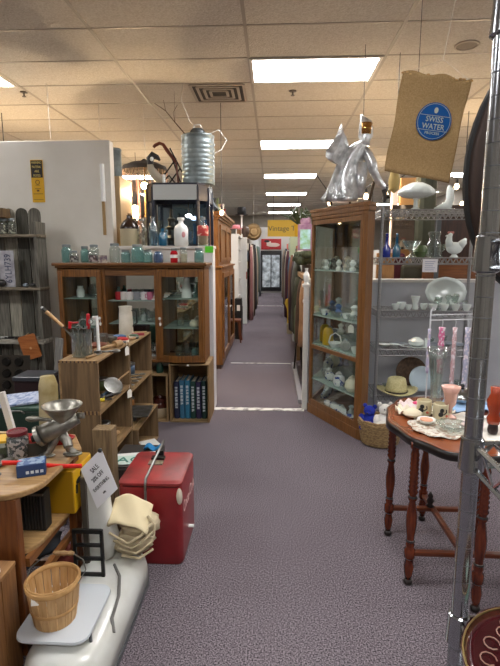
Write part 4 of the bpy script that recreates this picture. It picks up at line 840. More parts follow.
# crate at bottom left corner
t = thing('wooden_crate', 'reddish wooden crate with price label at bottom left corner', 'crate', (-1.10, 1.50, 0), 0, 'wooden crates')
CL = wood('red brown crate', '#6a4424', '#8c6238', 'z', .6)
for x in (-.12, .0, .12): 
    pass
mb().bx(-.2, .125, -.17, .13, .43, .445).build('top_board', wood('red brown crate top', '#7a5634', '#9a7448', 'y', .6), t, bevel=.003)
for k in range(3): mb().bx(.11, .125, -.17+.1*k, -.075+.1*k, 0, .43).build('side_board', CL, t, bevel=.002)
for k in range(3): mb().bx(-.2+.103*k, -.101+.103*k, -.17, -.155, 0, .43).build('front_board', CL, t, bevel=.002)
mb().bx(-.2, .11, .115, .13, 0, .43).build('back_board', CL, t)
tag(put(mb().prism([(-.028, -.018), (.028, -.018), (.034, 0), (.028, .018), (-.028, .018)], 0, .001).build('price_label', TAGP), (-1.03, 1.555, .4455), .3), 'white price label lying on the corner crate', 'label')
# ================================================================ the long aisle beyond the doorway
def bxo(name, label, cat, x0, x1, y0, y1, z0, z1, m, bevel=.005, group=None):
    o = mb().bx(x0-(x0+x1)/2, x1-(x0+x1)/2, y0-(y0+y1)/2, y1-(y0+y1)/2, 0, z1-z0).build(name, m, bevel=bevel); o.location = ((x0+x1)/2, (y0+y1)/2, z0)
    return tag(o, label, cat, group)
# --- left side
OAK2 = wood('armoire oak', '#5f3a16', '#8d5c28', 'z', .4)
t = thing('oak_armoire', 'tall oak cabinet on the left side of the aisle', 'cabinet', (-1.0, 7.6, 0))
mb().bx(-.25, .30, -.99, 1.0, .06, 1.42).build('lower_body', OAK2, t, bevel=.008)
mb().bx(-.24, .28, -.97, .98, 0, .06).build('plinth', DARKW, t)
mb().bx(-.27, .325, -1.02, 1.02, 1.42, 1.45).build('ledge', OAK2, t, bevel=.006)
mb().bx(-.2, .25, -.92, .95, 1.45, 2.08).build('upper_body', OAK2, t, bevel=.006)
f = mb()
for k, (o_, z) in enumerate(((.02, 2.06), (.045, 2.09), (.07, 2.125))): f.bx(-.2-o_, .25+o_, -.92-o_, .95+o_, z+.02, z+.055)
f.build('cornice', OAK2, t, bevel=.004)
for k in range(2):
    d = mb(); y0, y1 = -.93+.95*k, -.03+.95*k
    for a in ((y0, y0+.07, .14, 1.36), (y1-.07, y1, .14, 1.36), (y0+.07, y1-.07, .14, .22), (y0+.07, y1-.07, 1.28, 1.36)): d.bx(.30, .322, *a)
    do = d.build('door', OAK2, t, bevel=.003); mb().bx(.301, .306, y0+.07, y1-.07, .22, 1.28).build('pane', glass('dark glass pane', '#8a8a84', .25), do)
    mb().ball((.33, (y1-.03) if k == 0 else (y0+.03), .8), .014).build('knob', CHINA, do)
    d = mb(); y0, y1 = -.76+.86*k, .06+.83*k
    for a in ((y0, y0+.06, 1.5, 2.02), (y1-.06, y1, 1.5, 2.02), (y0+.06, y1-.06, 1.5, 1.56), (y0+.06, y1-.06, 1.96, 2.02)): d.bx(.25, .27, *a)
    d.build('door', OAK2, t, bevel=.003)
SK = mat('aisle skin white', '#cfd0cf', .6)
t = thing('lit_display', 'white lit glass display cabinet after the oak armoire', 'display cabinet', (-.95, 9.9, 0))
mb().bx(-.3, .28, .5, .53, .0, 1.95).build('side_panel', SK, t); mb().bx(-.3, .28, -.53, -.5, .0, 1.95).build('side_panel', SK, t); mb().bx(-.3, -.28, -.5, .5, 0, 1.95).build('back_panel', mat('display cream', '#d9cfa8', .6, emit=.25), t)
mb().bx(-.3, .29, -.53, .53, 1.95, 2.0).build('top', SK, t)
for z in (.75, 1.1, 1.45, 1.7): mb().bx(-.28, .26, -.5, .5, z, z+.015).build('shelf', SK, t)
mb().bx(-.3, .3, -.53, .53, 0, .5).build('base', mat('display black', '#19191c', .4), t)
for i in range(9):
    z = [.765, 1.115, 1.465][i % 3]; c = ['#7d3f2c', '#3c5a3f', '#c9c2b0', '#8f7c52', '#2e3238', '#a7a9a6', '#a34138', '#d0b878', '#55606b'][i]
    nm = ['rust', 'green', 'ivory', 'tan', 'charcoal', 'silver', 'red', 'straw', 'slate'][i]
    ware('ornament', f'{nm} ornament inside the white lit display cabinet', 'ornament', [(.05, 0), (.06, .04), (.03, .1), (.055, .16), (.03, .2+.01*i)], mat('ornament '+nm, c, .4), (-.78, 9.55+.3*(i//3), z), n=12)
t = thing('black_file_box', 'black box with pale cards standing at foot of the lit display', 'box', (-.62, 9.2, .0)); mb().bx(-.10, .03, -.12, .12, 0, .78).build('body', BLACK, t, bevel=.005); mb().bx(-.06, .0, -.123, -.12, .55, .66).build('card', TAGP, t)
t = thing('wooden_chair', 'small brown wooden chair jutting into the aisle past armoire', 'chair', (-.74, 8.85, 0)); MC = wood('chair brown', '#5b2c17', '#7b4527', 'z')
for dx, dy in ((-.14, -.12), (.12, -.12), (-.14, .12), (.12, .12)): mb().tube([(dx, dy, .38), (dx*1.1, dy*1.1, .15), (dx*1.35, dy*1.2, .0)], [.022, .016, .014], 8).build('leg', MC, t, smooth=True)
mb().bx(-.17, .15, -.15, .15, .38, .42).build('seat', MC, t, bevel=.01); mb().bx(-.17, -.14, -.15, .15, .42, .8).build('backrest', MC, t, bevel=.01)
for k, (y, x) in enumerate(((11.2, -.60), (13.6, -.58), (16.4, -.56), (18.6, -.55))):
    w = struct(mb().bx(-4, x, y, y+.08, 0, 2.0+.05*k).build('wall_booth_left', SK, bevel=.004))
for k, (y, x) in enumerate(((8.9, .37), (11.8, .39), (14.6, .40), (17.6, .42))):
    w = struct(mb().bx(x, 4, y, y+.08, 0, 1.62+.05*k).build('wall_booth_right', SK, bevel=.004))
def hat(label, loc, col, brim=.16, h_=.1, r=.085, name='hat'):
    t = thing(name, label, 'hat', loc, 0, 'hats'); m_ = mat('hat '+col, col, .8)
    mb().lathe([(brim, .012), (brim, .004), (r*1.02, 0), (r, .02), (brim*.98, .014)], n=22).build('brim', m_, t, smooth='all')
    mb().lathe([(r, .0), (r*.98, h_*.8), (r*.8, h_), (.01, h_*.96)], n=22).build('crown', m_, t, smooth='all'); return t
bxo('shelf_unit', 'dark shelf unit topped with hats on left of aisle', 'shelf', -1.1, -.62, 11.3, 12.9, 0, 2.0, mat('dark booth shelf', '#4a3b30', .6))
hat('black top hat on top of dark shelf unit', (-.74, 11.5, 2.52), '#15151a', .15, .18, .10, 'top_hat')
ware('hat_stand', 'white post carrying the black top hat', 'stand', [(.05, 0), (.02, .03), (.02, .5), (.05, .52)], CHINA, (-.74, 11.5, 2.0), n=12)
ware('mannequin_head', 'dark face mannequin head under the top hat', 'mannequin', [(.04, 0), (.05, .03), (.09, .1), (.09, .19), (.06, .25)], mat('bronze skin', '#4a3b33', .5), (-.64, 11.35, 2.0), n=16)
hat('bright pink hat hung below the black top hat', (-.86, 11.4, 2.2), '#d88c96', .17, .09, .09)
ware('hat_stand', 'white post carrying the bright pink hat', 'stand', [(.04, 0), (.015, .02), (.015, .2)], CHINA, (-.86, 11.4, 2.0), n=12)
t = hat('round straw sun hat hanging on edge over the aisle', (-.52, 12.9, 2.2), '#a88c62', .22, .08, .1, 'straw_hat'); t.rotation_euler = (PI/2, 0, .3)
wire('ceiling_wire', [(-.52, 12.95, 2.2), (-.52, 12.95, H)], .004, 'cord holding the straw sun hat from the ceiling')
def garment(name, label, x, y, z0, z1, w_, d_, col, cat='garment', seed=1, col2=None, cloth=True):
    R = []
    for k in range(8):
        z = z1-(z1-z0)*k/7; ww = w_*(.45+.55*min(1, k/1.5)) if k < 2 else w_*(1+.06*math.sin(k+seed))
        R.append([(ww/2*math.cos(a)*(1+.12*math.sin(5*a+seed+k*.3)), d_/2*math.sin(a)*(1+.12*math.cos(4*a+seed)), z-z0) for a in [2*PI*i/20 for i in range(20)]])
    o = mb().loft(R).build(name, mat('cloth '+col, col, .95, col2=col2, scale=9, bump=.3), smooth='all'); o.location = (x, y, z0)
    return tag(o, label, cat, 'clothes hanging along the aisle')
LG = [('dress', 'long dark brown dress hanging past the straw hat', -.56, 13.3, 0, 1.9, .14, .3, '#3a2a22'), ('coat', 'pale striped coat hanging on left behind lit display', -.55, 12.3, 0, 1.85, .12, .4, '#b9a698'),
      ('shirt', 'rose coloured shirt hanging on left of aisle', -.54, 11.9, 0, 1.8, .1, .3, '#8d5d5b'), ('scarf', 'brown patterned scarf hanging low at left of aisle', -.52, 12.75, 0, 1.2, .1, .2, '#5d4433'),
      ('coat', 'black coat hanging farther down left of aisle', -.55, 14.4, 0, 1.9, .14, .5, '#1e1c20'), ('coat', 'beige coat hanging on left just before the next white partition', -.56, 15.6, 0, 1.8, .16, .5, '#a0907a'),
      ('dress', 'muted green dress near the far left end of aisle', -.55, 17.2, .3, 1.9, .15, .6, '#4a5a50'), ('coat', 'grey coat nearest the dark far door on left', -.55, 19.0, 0, 1.9, .16, .6, '#6b6f76')]
for i, (n_, lab, x, y, z0, z1, w_, d_, c) in enumerate(LG): garment(n_, lab, x, y, z0, z1, w_, d_, c, seed=i)
for i, y in enumerate((14.9, 17.6)): bxo('clothes_rail', ['nearer', 'farther'][i]+' white clothes rail post unit on left of aisle', 'rail', -.9, -.64, y-.6, y+.6, 0, 1.9, SK)
# --- right side
bxo('merchandise_shelf', 'long brown shelf unit right of the aisle holding garments', 'shelf', .52, .9, 5.6, 8.7, 0, 1.45, mat('brown shelf', '#5a4534', .6))
bxo('merchandise_shelf', 'second shelf unit right of the aisle beyond the partition', 'shelf', .55, .95, 9.1, 11.7, 0, 1.55, mat('brown shelf', '#5a4534'))
bxo('merchandise_shelf', 'third shelf unit right of the aisle', 'shelf', .56, .96, 12.0, 14.5, 0, 1.7, mat('brown shelf', '#5a4534'))
bxo('merchandise_shelf', 'farthest shelf unit right of the aisle', 'shelf', .56, .96, 15.0, 20.3, 0, 1.8, mat('brown shelf', '#5a4534'))
t = thing('wood_coat_rack', 'pale wooden coat rack rail sticking out over hanging furs', 'rack', (.40, 6.4, 0)); RW = wood('rack pale wood', '#8d6d48', '#aa895f', 'y', .5)
mb().bx(-.03, .03, -.8, .9, 1.30, 1.36).build('rail', RW, t, bevel=.004)
for y in (-.78, .84): mb().bx(-.025, .025, y, y+.05, 0, 1.3).build('post', RW, t, bevel=.004)
RG = [('fur_stole', 'light brown ruffled fur stole hanging nearest behind white post', .43, 5.85, .5, 1.29, .13, .3, '#7a5a40', '#9c7b5c'), ('fur_coat', 'dark brown fur coat hanging second along the pale rack', .43, 6.3, .45, 1.29, .15, .35, '#33251d', '#4a382c'),
      ('olive_jacket', 'olive green jacket hanging at far end of the pale rack', .41, 6.85, .5, 1.29, .17, .4, '#3d4233', '#2b3026'), ('grey_dress', 'grey green dress hanging past the pale rack', .42, 7.7, .4, 1.5, .16, .4, '#59605a', None),
      ('coat', 'dark plum coat on right of aisle by the first booth', .42, 8.4, .3, 1.5, .16, .4, '#3b2730', None), ('coat', 'rust coloured coat past the first right booth wall', .44, 9.6, .3, 1.6, .16, .5, '#6d4632', None),
      ('dress', 'blue dress far down on right of aisle', .44, 10.6, .6, 1.6, .14, .5, '#39637e', None), ('coat', 'burgundy coat far down on right of aisle', .44, 12.6, 0, 1.7, .16, .5, '#4f2530', None),
      ('dress', 'cream dress far down on right of aisle', .45, 13.6, 0, 1.7, .16, .5, '#b0a48e', None), ('coat', 'charcoal coat near far end on right', .47, 15.8, 0, 1.8, .16, .7, '#2b2a2e', None), ('coat', 'tan coat closest to dark far door on right', .48, 18.6, 0, 1.8, .16, .8, '#94806a', None)]
for i, (n_, lab, x, y, z0, z1, w_, d_, c, c2) in enumerate(RG): garment(n_, lab, x-.045, y, z0, z1, w_, d_, c, seed=i*2+1, col2=c2)
t = thing('olive_bolster', 'upright olive green canvas tube standing on thin legs', 'golf bag', (.36, 6.55, 0)); mb().lathe([(.055, .42), (.062, .45), (.062, .88), (.05, .92), (.03, .93)], n=18).build('bag', mat('olive canvas', '#55604a', .85), t, smooth=True)
for dx, dy in ((-.03, -.03), (.03, .03)): mb().cyl((dx, dy, .43), (dx*2, dy*2, 0), .01).build('leg', BLACKM, t)
t = thing('hand_trolley', 'black wheeled hand trolley at foot of the hanging furs', 'trolley', (.40, 5.25, 0))
f = mb()
mb().cyl((-.03, -.06, .07), (-.01, -.06, .07), .065, n=20).build('wheel', BLACK, t); mb().cyl((-.03, .16, .07), (-.01, .16, .07), .065, n=20).build('wheel', BLACK, t)
mb().tube([(0, -.06, .07), (.02, 0, .4), (.03, .0, .75)], .01).tube([(0, .16, .07), (.02, .12, .4), (.03, .12, .75)], .01).tube([(0, -.06, .07), (0, .16, .07)], .01).build('frame', BLACKM, t)
f = mb()
for k in range(40):
    a = k*.5; f.ball((.0+.05*math.sin(k*2.3), -1.0+.055*k, .05*math.cos(k*1.7)), (.09, .07, .06), 7, 5)
o = tag(put(f.build('green_garland', mat('dark green garland', '#2c3629', .95, col2='#454d38', scale=30), smooth='all'), (.46, 7.6, 1.56)), 'thick dark green garland lying on top of brown shelf unit', 'garland')
t = thing('leather_satchel', 'brown leather satchel on shelf behind the hanging furs', 'bag', (.60, 5.75, 1.45)); mb().bx(-.09, .09, -.14, .14, 0, .16).build('body', mat('brown leather', '#53291a', .4), t, bevel=.02); mb().tube([(0, -.08, .15), (0, -.05, .22), (0, .05, .22), (0, .08, .15)], .009).build('handle', mat('brown leather', '#53291a'), t)
ware('white_finial_vase', 'white scrolled vase on top of the white doorway post', 'vase', [(.03, 0), (.02, .02), (.035, .06), (.03, .1), (.012, .13), (.02, .16)], CHINA, (.338, 4.895, 1.31), n=14)
t = thing('flower_pot', 'yellow pot with dark spiky palm leaves atop right booth shelf', 'plant', (.56, 10.6, 1.98))
mb().lathe([(.09, 0), (.12, .24), (.125, .26), (.11, .26)], n=18).build('pot', mat('yellow pot', '#d3a51c', .5), t, smooth=True); f = mb()
for k in range(16):
    a = 2*PI*k/16; L = .3+.06*(k % 3); f.tube([(0, 0, .25), (L*.5*math.cos(a), L*.5*math.sin(a), .42+.06*(k % 4)), (L*math.cos(a), L*math.sin(a), .38+.05*(k % 3))], [.015, .03, .003], 5)
f.build('leaves', mat('palm leaf', '#39462c', .7), t)
bxo('pot_shelf_box', 'pale green box under the yellow plant pot', 'box', .36, .8, 10.3, 10.9, 1.55, 1.98, mat('pale green box', '#9fae94', .6))
t = thing('purple_screen', 'purple framed panel painted with flowers, high right of aisle', 'painting', (.60, 9.2, 1.551))
mb().bx(-.14, .14, -.02, .02, 0, .62).build('frame', mat('purple frame', '#6f4a63', .6, col2='#8a6a7c', scale=12), t, bevel=.01); mb().bx(-.095, .095, -.024, -.02, .16, .52).build('painting', mat('painted flowers', '#9cc0cf', .6, col2='#6f9a63', scale=9), t)
f = mb().ball((0, -.0, .66), (.1, .02, .07)); f.ball((.06, 0, .71), (.035, .02, .03)); f.ball((-.05, 0, .7), (.03, .02, .03)); f.build('crest', mat('purple frame', '#6f4a63'), t)
t = thing('yellow_sign', 'large yellow shop sign with thin lettering above far right booths', 'sign', (.30, 14.0, 2.12)); mb().bx(-.46, .6, -.02, .02, 0, .46).build('board', mat('sign yellow', '#d8b23c', .6), t)
text('lettering', 'Vintage To', .20, mat('sign grey ink', '#5b5a45', .6), t, (.0, -.023, .22), (PI/2, 0, 0))
for k, x in enumerate((-.3, .4)): mb().cyl((x, 0, .46), (x, 0, H-2.12), .006, n=5).build('hanger', BLACKM, t)
for i, (x, y, z, c, nm) in enumerate([(.62, 6.1, 1.45, '#8f2f2a', 'red'), (.66, 6.9, 1.45, '#bfae8a', 'straw coloured'), (.6, 9.5, 1.55, '#c8c5bd', 'white'), (.62, 11.2, 1.55, '#42607a', 'blue'), (.62, 12.4, 1.7, '#a5762f', 'amber'), (.64, 13.4, 1.7, '#5e3b4f', 'plum'), (.62, 16, 1.8, '#8aa08d', 'sage'), (.62, 18, 1.8, '#c0665a', 'coral')]):
    bxo('hat_box', f'{nm} box on the shelf tops right of the aisle', 'box', x-.12, x+.12, y-.15, y+.15, z, z+.18+.02*(i % 3), mat('hat box '+nm, c, .6), group='boxes along the shelf tops')
for i, (y, z, c, nm) in enumerate([(11.9, 2.0, '#7c5a3a', 'brown'), (12.4, 2.0, '#b94a45', 'red'), (14.3, 1.9, '#c3b393', 'cream'), (15.2, 1.9, '#44605a', 'teal'), (17.3, 1.9, '#a98c3a', 'mustard'), (18.1, 1.9, '#585a68', 'slate')]):
    bxo('hat_box', f'{nm} box on top of the units left of the aisle', 'box', -.9, -.68, y-.15, y+.15, z, z+.2+.03*(i % 3), mat('left hat box '+nm, c, .6), group='boxes along the left shelf tops')
ware('yellow_flowers', 'small yellow flower bunch low at right of the aisle', 'flowers', [(.02, 0), (.03, .3), (.07, .42), (.05, .5), (.01, .52)], mat('yellow petals', '#cfae35', .7), (.33, 9.9, .2+.0), n=10, wave=.2)
bxo('low_crate', 'pale low crate carrying the small yellow flower bunch', 'crate', .30, .40, 9.75, 10.05, 0, .2, mat('pale crate', '#a09378', .7))
# string of warm bulbs and pendant lamps that light the ceiling
def string_bulb(x, y, z, label, top=None):
    t = thing('string_bulb', label, 'light bulb', (x, y, z), 0, 'string light bulbs')
    mb().ball((0, 0, 0), (.024, .024, .032)).build('bulb', GLOW2, t, smooth=True); mb().cyl((0, 0, .03), (0, 0, .075), .014).build('socket', BLACK, t)
GLOW2 = mat('bulb glow', '#ffd9a6', .5, emit=18)
SB = [(.659, 5.2, 2.26, 'warm string bulb left of the silver suit, higher one'), (.60, 5.3, 2.15, 'warm string bulb left of the silver suit, lower one'), (.96, 5.2, 2.20, 'warm string bulb in front of the silver suit arm'), (1.165, 5.2, 2.22, 'warm string bulb between silver suit and burlap sack'), (.98, 5.5, 2.0, 'low warm string bulb just above curio cabinet corner'), (1.95, 5.4, 2.32, 'warm string bulb seen beyond the burlap sack'), (-.62, 5.9, 2.1, 'warm bulb behind the glass display case')]
for x, y, z, lab in SB: string_bulb(x, y, z, lab)
wire('string_light_cable', [(.45, 5.3, 2.44), (.60, 5.3, 2.235), (.63, 5.25, 2.33), (.659, 5.2, 2.345), (.8, 5.2, 2.36), (.96, 5.2, 2.285), (1.06, 5.2, 2.36), (1.165, 5.2, 2.305), (1.5, 5.3, 2.5), (1.95, 5.4, 2.405), (2.3, 5.4, 2.6), (2.3, 5.4, H)], .005, 'black cable carrying the warm string bulbs', BLACK)
wire('string_light_cable', [(-.62, 5.9, 2.17), (-.62, 5.9, H)], .004, 'black cable dropping to bulb behind the glass display case', BLACK)
wire('string_light_cable', [(.98, 5.5, 2.07), (.97, 5.4, 2.2), (.96, 5.2, 2.285)], .004, 'short drop of cable to the low string bulb', BLACK)

# small goods pinned and stacked along the aisle edges
ms = [('#8c3b32', 'red'), ('#c9b98f', 'straw'), ('#394b5e', 'navy'), ('#d7d2c6', 'ivory'), ('#56663f', 'moss'), ('#b27a3c', 'amber'), ('#6e3b52', 'plum'), ('#20211f', 'black')]
for i in range(8):
    c, nm = ms[i]; y = 11.25+.2*i
    bxo('framed_picture', f'small {nm} picture hanging on unit ends left of the aisle', 'picture', -.62, -.60, y-.07, y+.07, 1.05+.22*(i % 4), 1.22+.22*(i % 4), mat('pic '+nm, c, .6), .002, 'pictures left of the aisle')
for i in range(8):
    c, nm = ms[(i+3) % 8]; y = 9.15+.32*i
    y = 9.15+.13*i; bxo('book_bundle', f'{nm} bundle stacked on shelf edge right of the aisle', 'bundle', .46, .56, y-.055, y+.055, 1.55, 1.68+.05*(i % 3), mat('pic '+nm, c, .6), .004, 'bundles right of the aisle')
for i in range(6):
    c, nm = ms[(i*3+1) % 8]; y = 7.0+.28*i
    ware('ceramic_vase', f'{nm} vase on top of the first brown shelf unit', 'vase', [(.03, 0), (.05, .05), (.02, .13), (.03, .17+.02*(i % 3))], mat('pic '+nm, c, .6), (.72, y, 1.45), 'vases right of the aisle', n=12)
for i in range(7):
    c, nm = ms[(i*5+2) % 8]; y = 6.85+.27*i
    ware('ceramic_vase', f'{nm} vase standing on top of the oak armoire', 'vase', [(.03, 0), (.06, .06), (.02, .14), (.035, .18+.03*(i % 3))], mat('pic '+nm, c, .6), (-.85, y, 2.2), 'vases on the oak armoire', n=12)
# ================================================================ right side
# tall angled curio cabinet
t = thing('curio_cabinet', 'tall angled oak curio cabinet with glass doors beside the doorway', 'curio cabinet', (0, 0, 0))
CO = wood('curio oak', '#64411f', '#85592d', 'z', .4)
A, B, D, E_, F_ = Vector((.375, 4.80)), Vector((.735, 4.08)), Vector((.77, 4.04)), Vector((.85, 4.16)), Vector((.88, 4.82))
poly = [A, B, D, E_, F_]
def off(s): c = Vector((.70, 4.5)); return [tuple(c+(p-c)*s) for p in poly]
for nm, s_, z0, z1 in (('plinth', 1.03, 0, .09), ('floor_board', 1.0, .09, .11), ('top_board', 1.0, 1.93, 1.96), ('cornice', 1.03, 1.96, 2.0), ('cornice', 1.055, 2.0, 2.03)):
    mb().prism(off(s_), z0, z1).build(nm, CO, t, bevel=.004)
n2 = (B-A).normalized(); nn = Vector((n2.y, -n2.x))   # outward normal of the face
if nn.x > 0: nn = -nn
def stile(p, q, z0, z1, th=.025): 
    w_ = q-p; a = p; f = mb(); inn = -nn*th if th else nn
    return f.prism([tuple(a), tuple(a+w_), tuple(a+w_+inn), tuple(a+inn)], z0, z1)
stile(A, A+n2*.035, .11, 1.93).build('stile', CO, t, bevel=.002); stile(B-n2*.03, B, .11, 1.93).build('stile', CO, t, bevel=.002)
mb().prism([tuple(B), tuple(D), tuple(D+Vector((0, .02))), tuple(B+Vector((.0, .022)))], .11, 1.93).build('stile', CO, t)
for z in (.68,): stile(A, B, z, z+.035, .03).build('mid_rail', CO, t, bevel=.003)
for z in (.11, 1.885): stile(A, B, z, z+.04).build('rail', CO, t)
for z0, z1 in ((.15, .68), (.715, 1.885)):
    p, q = A+n2*.035-nn*.012, B-n2*.03-nn*.012; mb().prism([tuple(p), tuple(q), tuple(q-nn*.004), tuple(p-nn*.004)], z0, z1).build('pane', PANE, t)
mb().prism([tuple(E_), tuple(F_), (F_.x-.012, F_.y), (E_.x-.012, E_.y)], .11, 1.93).build('mirror_panel', MIRROR, t)
mb().prism([tuple(A+Vector((.02, .0))), tuple(F_), (F_.x, F_.y-.012), (A.x+.02, A.y-.012)], .11, 1.93).build('mirror_panel', MIRROR, t)
mb().prism([tuple(D), tuple(E_), (E_.x-.012, E_.y+.004), (D.x-.012, D.y+.01)], .11, 1.93).build('side_panel', CO, t)
SZ = [.11, .36, .72, 1.01, 1.45]
for z in SZ[1:]: mb().prism(off(.93), z, z+.008).build('shelf', SHELFG, t)
BLUEW = mat('blue and white china', '#e3e6e8', .2, col2='#3a55a0', scale=22, lo=.56, hi=.6, coat=.3)
cen = Vector((.62, 4.47))
def cur(i, n, back=0): k = (i+.5)/n; p = A+(B-A)*(.1+.8*k)-nn*(.09+back); return (p.x, p.y)
x, y = cur(0, 3); t = thing('wooden_clogs', 'pair-like white china clog nearest left on the cabinet floor', 'clog', (x+.05, y-.07, .111), -1.1)
def clog(t):
    f = mb().loft([[(xx, yy*w_, zz) for yy, zz in ((-1, .012), (-.8, 0), (.8, 0), (1, .012), (.8, h_), (-.8, h_))] for xx, w_, h_ in ((-.1, .026, .05), (-.05, .034, .045), (.02, .038, .06), (.07, .03, .05), (.11, .012, .05), (.12, .005, .06))]); f.build('shoe', BLUEW, t, smooth='all')
clog(t); x, y = cur(1, 3); t = thing('china_clog', 'larger white china clog in the middle on cabinet floor', 'clog', (x, y, .111), -1.2); clog(t); t.scale = (1.25, 1.25, 1.25)
x, y = cur(2, 3); ware('china_dish', 'blue and white dish at right on the cabinet floor', 'dish', [(.03, 0), (.06, .03), (.055, .03), (.025, .008)], BLUEW, (x-.02, y-.02, .119-.008))
x, y = cur(2, 3, .1); ware('white_figurine', 'white china figurine at right end of cabinet floor', 'figurine', [(.03, 0), (.035, .03), (.02, .06), (.028, .08), (.01, .11)], CHINA, (x, y, .111))
x, y = cur(0, 3, .04); teapot(BLUEW, 'blue and white teapot at left on lowest glass shelf', (x, y, .368), .8, 2); x, y = cur(1, 3); ware('ginger_jar', 'blue and white ginger jar in middle of lowest glass shelf', 'jar', [(.04, 0), (.06, .04), (.055, .09), (.03, .11), (.035, .12), (.01, .14)], BLUEW, (x, y, .368))
x, y = cur(2, 3); ware('ginger_jar', 'larger ginger jar at right of lowest glass shelf', 'jar', [(.04, 0), (.07, .04), (.065, .09), (.035, .12), (.035, .13), (.01, .15)], CREAM, (x, y, .368))
x, y = cur(0, 4); t = tag(put(mb().lathe([(.05, 0), (.055, .02), (.05, .14), (.03, .17)], n=14).build('yellow_tin', mat('yellow tin', '#d0a71c', .4), smooth=True), (x+.02, y, .728)), 'bright yellow tin at left of the middle cabinet shelf', 'tin')
x, y = cur(1, 4); t = thing('swan_basket', 'white china handled basket on middle shelf of the cabinet', 'basket', (x, y, .728)); mb().lathe([(.04, 0), (.065, .04), (.06, .05), (.035, .015)], n=18).build('bowl', CHINA, t, smooth=True); mb().tube([(-.06, 0, .045), (-.045, 0, .11), (0, 0, .14), (.045, 0, .11), (.06, 0, .045)], .007).build('handle', CHINA, t, smooth=True)
x, y = cur(2, 4); teapot(mat('grey china', '#a9a9a6', .3), 'grey china teapot on middle shelf of the cabinet', (x, y, .728), .8, 1.0); x, y = cur(3, 4); ware('china_cup', 'white cup at right end of the middle cabinet shelf', 'cup', cup, CHINA, (x, y, .728))
for i in range(6):
    x, y = cur(i, 6, .03*(i % 2)); lab = ['leftmost', 'second', 'third', 'fourth', 'fifth', 'rightmost'][i]
    ware('crystal_dish', f'{lab} small crystal dish on upper glass shelf of the cabinet', 'dish', [(.025, 0), (.03, .01), (.045, .05), (.04, .05), (.02, .015)], CLEARJ if i % 3 else BLUEW, (x, y, 1.018), 'crystal on the upper shelf', n=12, wave=.06)
    if i < 5: ware('glass_figurine', f'{lab} small glass figurine on highest glass shelf of the cabinet', 'figurine', [(.025, 0), (.03, .02), (.015, .04), (.03, .07), (.01, .1)], CLEARJ if i % 2 else CHINA, (x, y, 1.458), 'figurines on the highest shelf', n=10)
# white price card inside
x, y = cur(3, 4); price_tag('white price card hanging inside the curio cabinet', (x-.05, y-.03, .99), (PI/2, 0, -.4), 1.4)

# silver suit on top of the cabinet
SUIT = mat('silver foil fabric', '#e4e6e8', .3, .6, col2='#a5a9ac', scale=14, bump=1)
t = thing('silver_suit', 'silver foil heat suit with gold visor hood standing atop curio cabinet', 'suit', (.68, 4.42, 2.036))
def crumple(rings, name, n=28, amp=.08, seed=0, m=SUIT, cap=True):
    f = mb(); R = []
    for cx, cy, cz, a, b in rings:
        R.append([(cx+a*math.cos(q)*(1+amp*noise.noise(Vector((3*math.cos(q)+seed, 3*math.sin(q), cz*14)))*2), cy+b*math.sin(q)*(1+amp*noise.noise(Vector((3*math.cos(q), 3*math.sin(q)+seed, cz*11)))*2), cz) for q in [2*PI*i/n for i in range(n)]])
    f.loft(R, cap); return f.build(name, m, t, smooth='all')
crumple([(-.075, 0, .03, .135, .11), (-.08, 0, .06, .14, .10), (-.075, 0, .15, .125, .09), (-.055, 0, .25, .11, .08), (-.03, 0, .34, .10, .07), (.0, 0, .42, .10, .065), (.035, 0, .48, .085, .06), (.075, 0, .52, .055, .05), (.1, 0, .54, .035, .035)], 'coat', amp=.22, n=40)
f = mb(); R = []
for cx, w_, z in ((-.135, .05, .34), (-.165, .075, .37), (-.15, .09, .42), (-.12, .085, .47), (-.10, .06, .53), (-.095, .035, .59), (-.10, .008, .645)):
    R.append([(cx-w_*.9, -.05, z+.03), (cx-w_*.2, -.085, z), (cx+w_*.5, -.07, z-.01), (cx+w_*1.1, -.03, z-.02), (cx+w_*.6, .02, z), (cx-w_*.5, .015, z+.02)])
f.loft(R); f.build('cape', SUIT, t)
crumple([(.29, -.02, .13, .012, .02), (.265, -.02, .16, .034, .03), (.23, -.02, .21, .04, .035), (.19, -.02, .28, .04, .035), (.165, -.02, .36, .045, .04), (.13, 0, .44, .05, .04), (.09, 0, .49, .04, .04)], 'sleeve', seed=2, amp=.2)
crumple([(.06, 0, .06, .05, .05), (.07, 0, .2, .06, .05), (.07, 0, .36, .07, .05)], 'trouser_leg', seed=6, amp=.2)
crumple([(.10, 0, .50, .055, .045), (.11, 0, .54, .045, .045), (.115, 0, .58, .062, .05), (.115, 0, .65, .06, .05), (.11, 0, .70, .05, .04), (.085, 0, .735, .022, .02), (.07, 0, .76, .006, .006)], 'hood', seed=3, amp=.08)
f = mb(); f.loft([[(.105+.062*math.cos(a), .056*math.sin(a)-.004, z) for a in [-2.2+.25*k for k in range(9)]]+[(.105+.056*math.cos(a), .05*math.sin(a)-.004, z) for a in [-2.2+.25*k for k in range(8, -1, -1)]] for z in (.59, .685)]); f.build('visor', mat('gold visor', '#b8884a', .15, .9), t, smooth='all')
f = mb().cyl((.0, .02, 0), (.03, .02, .4), .010).cyl((.16, .0, 0), (.22, .0, .28), .012).cyl((-.17, 0, 0), (-.16, 0, .14), .012); f.build('stand', mat('dark bronze', '#4b3b2b', .4, .6), t)
f = mb().tube([(.285, -.03, .13), (.30, -.03, .07), (.29, -.03, .02)], [.022, .02, .01], 8); f.build('glove', mat('dark glove', '#3a3431', .6), t)
f = mb().cyl((.09, 0, .73), (.085, 0, H-2.036), .0025, n=5); f.build('cord', BLACK, t)
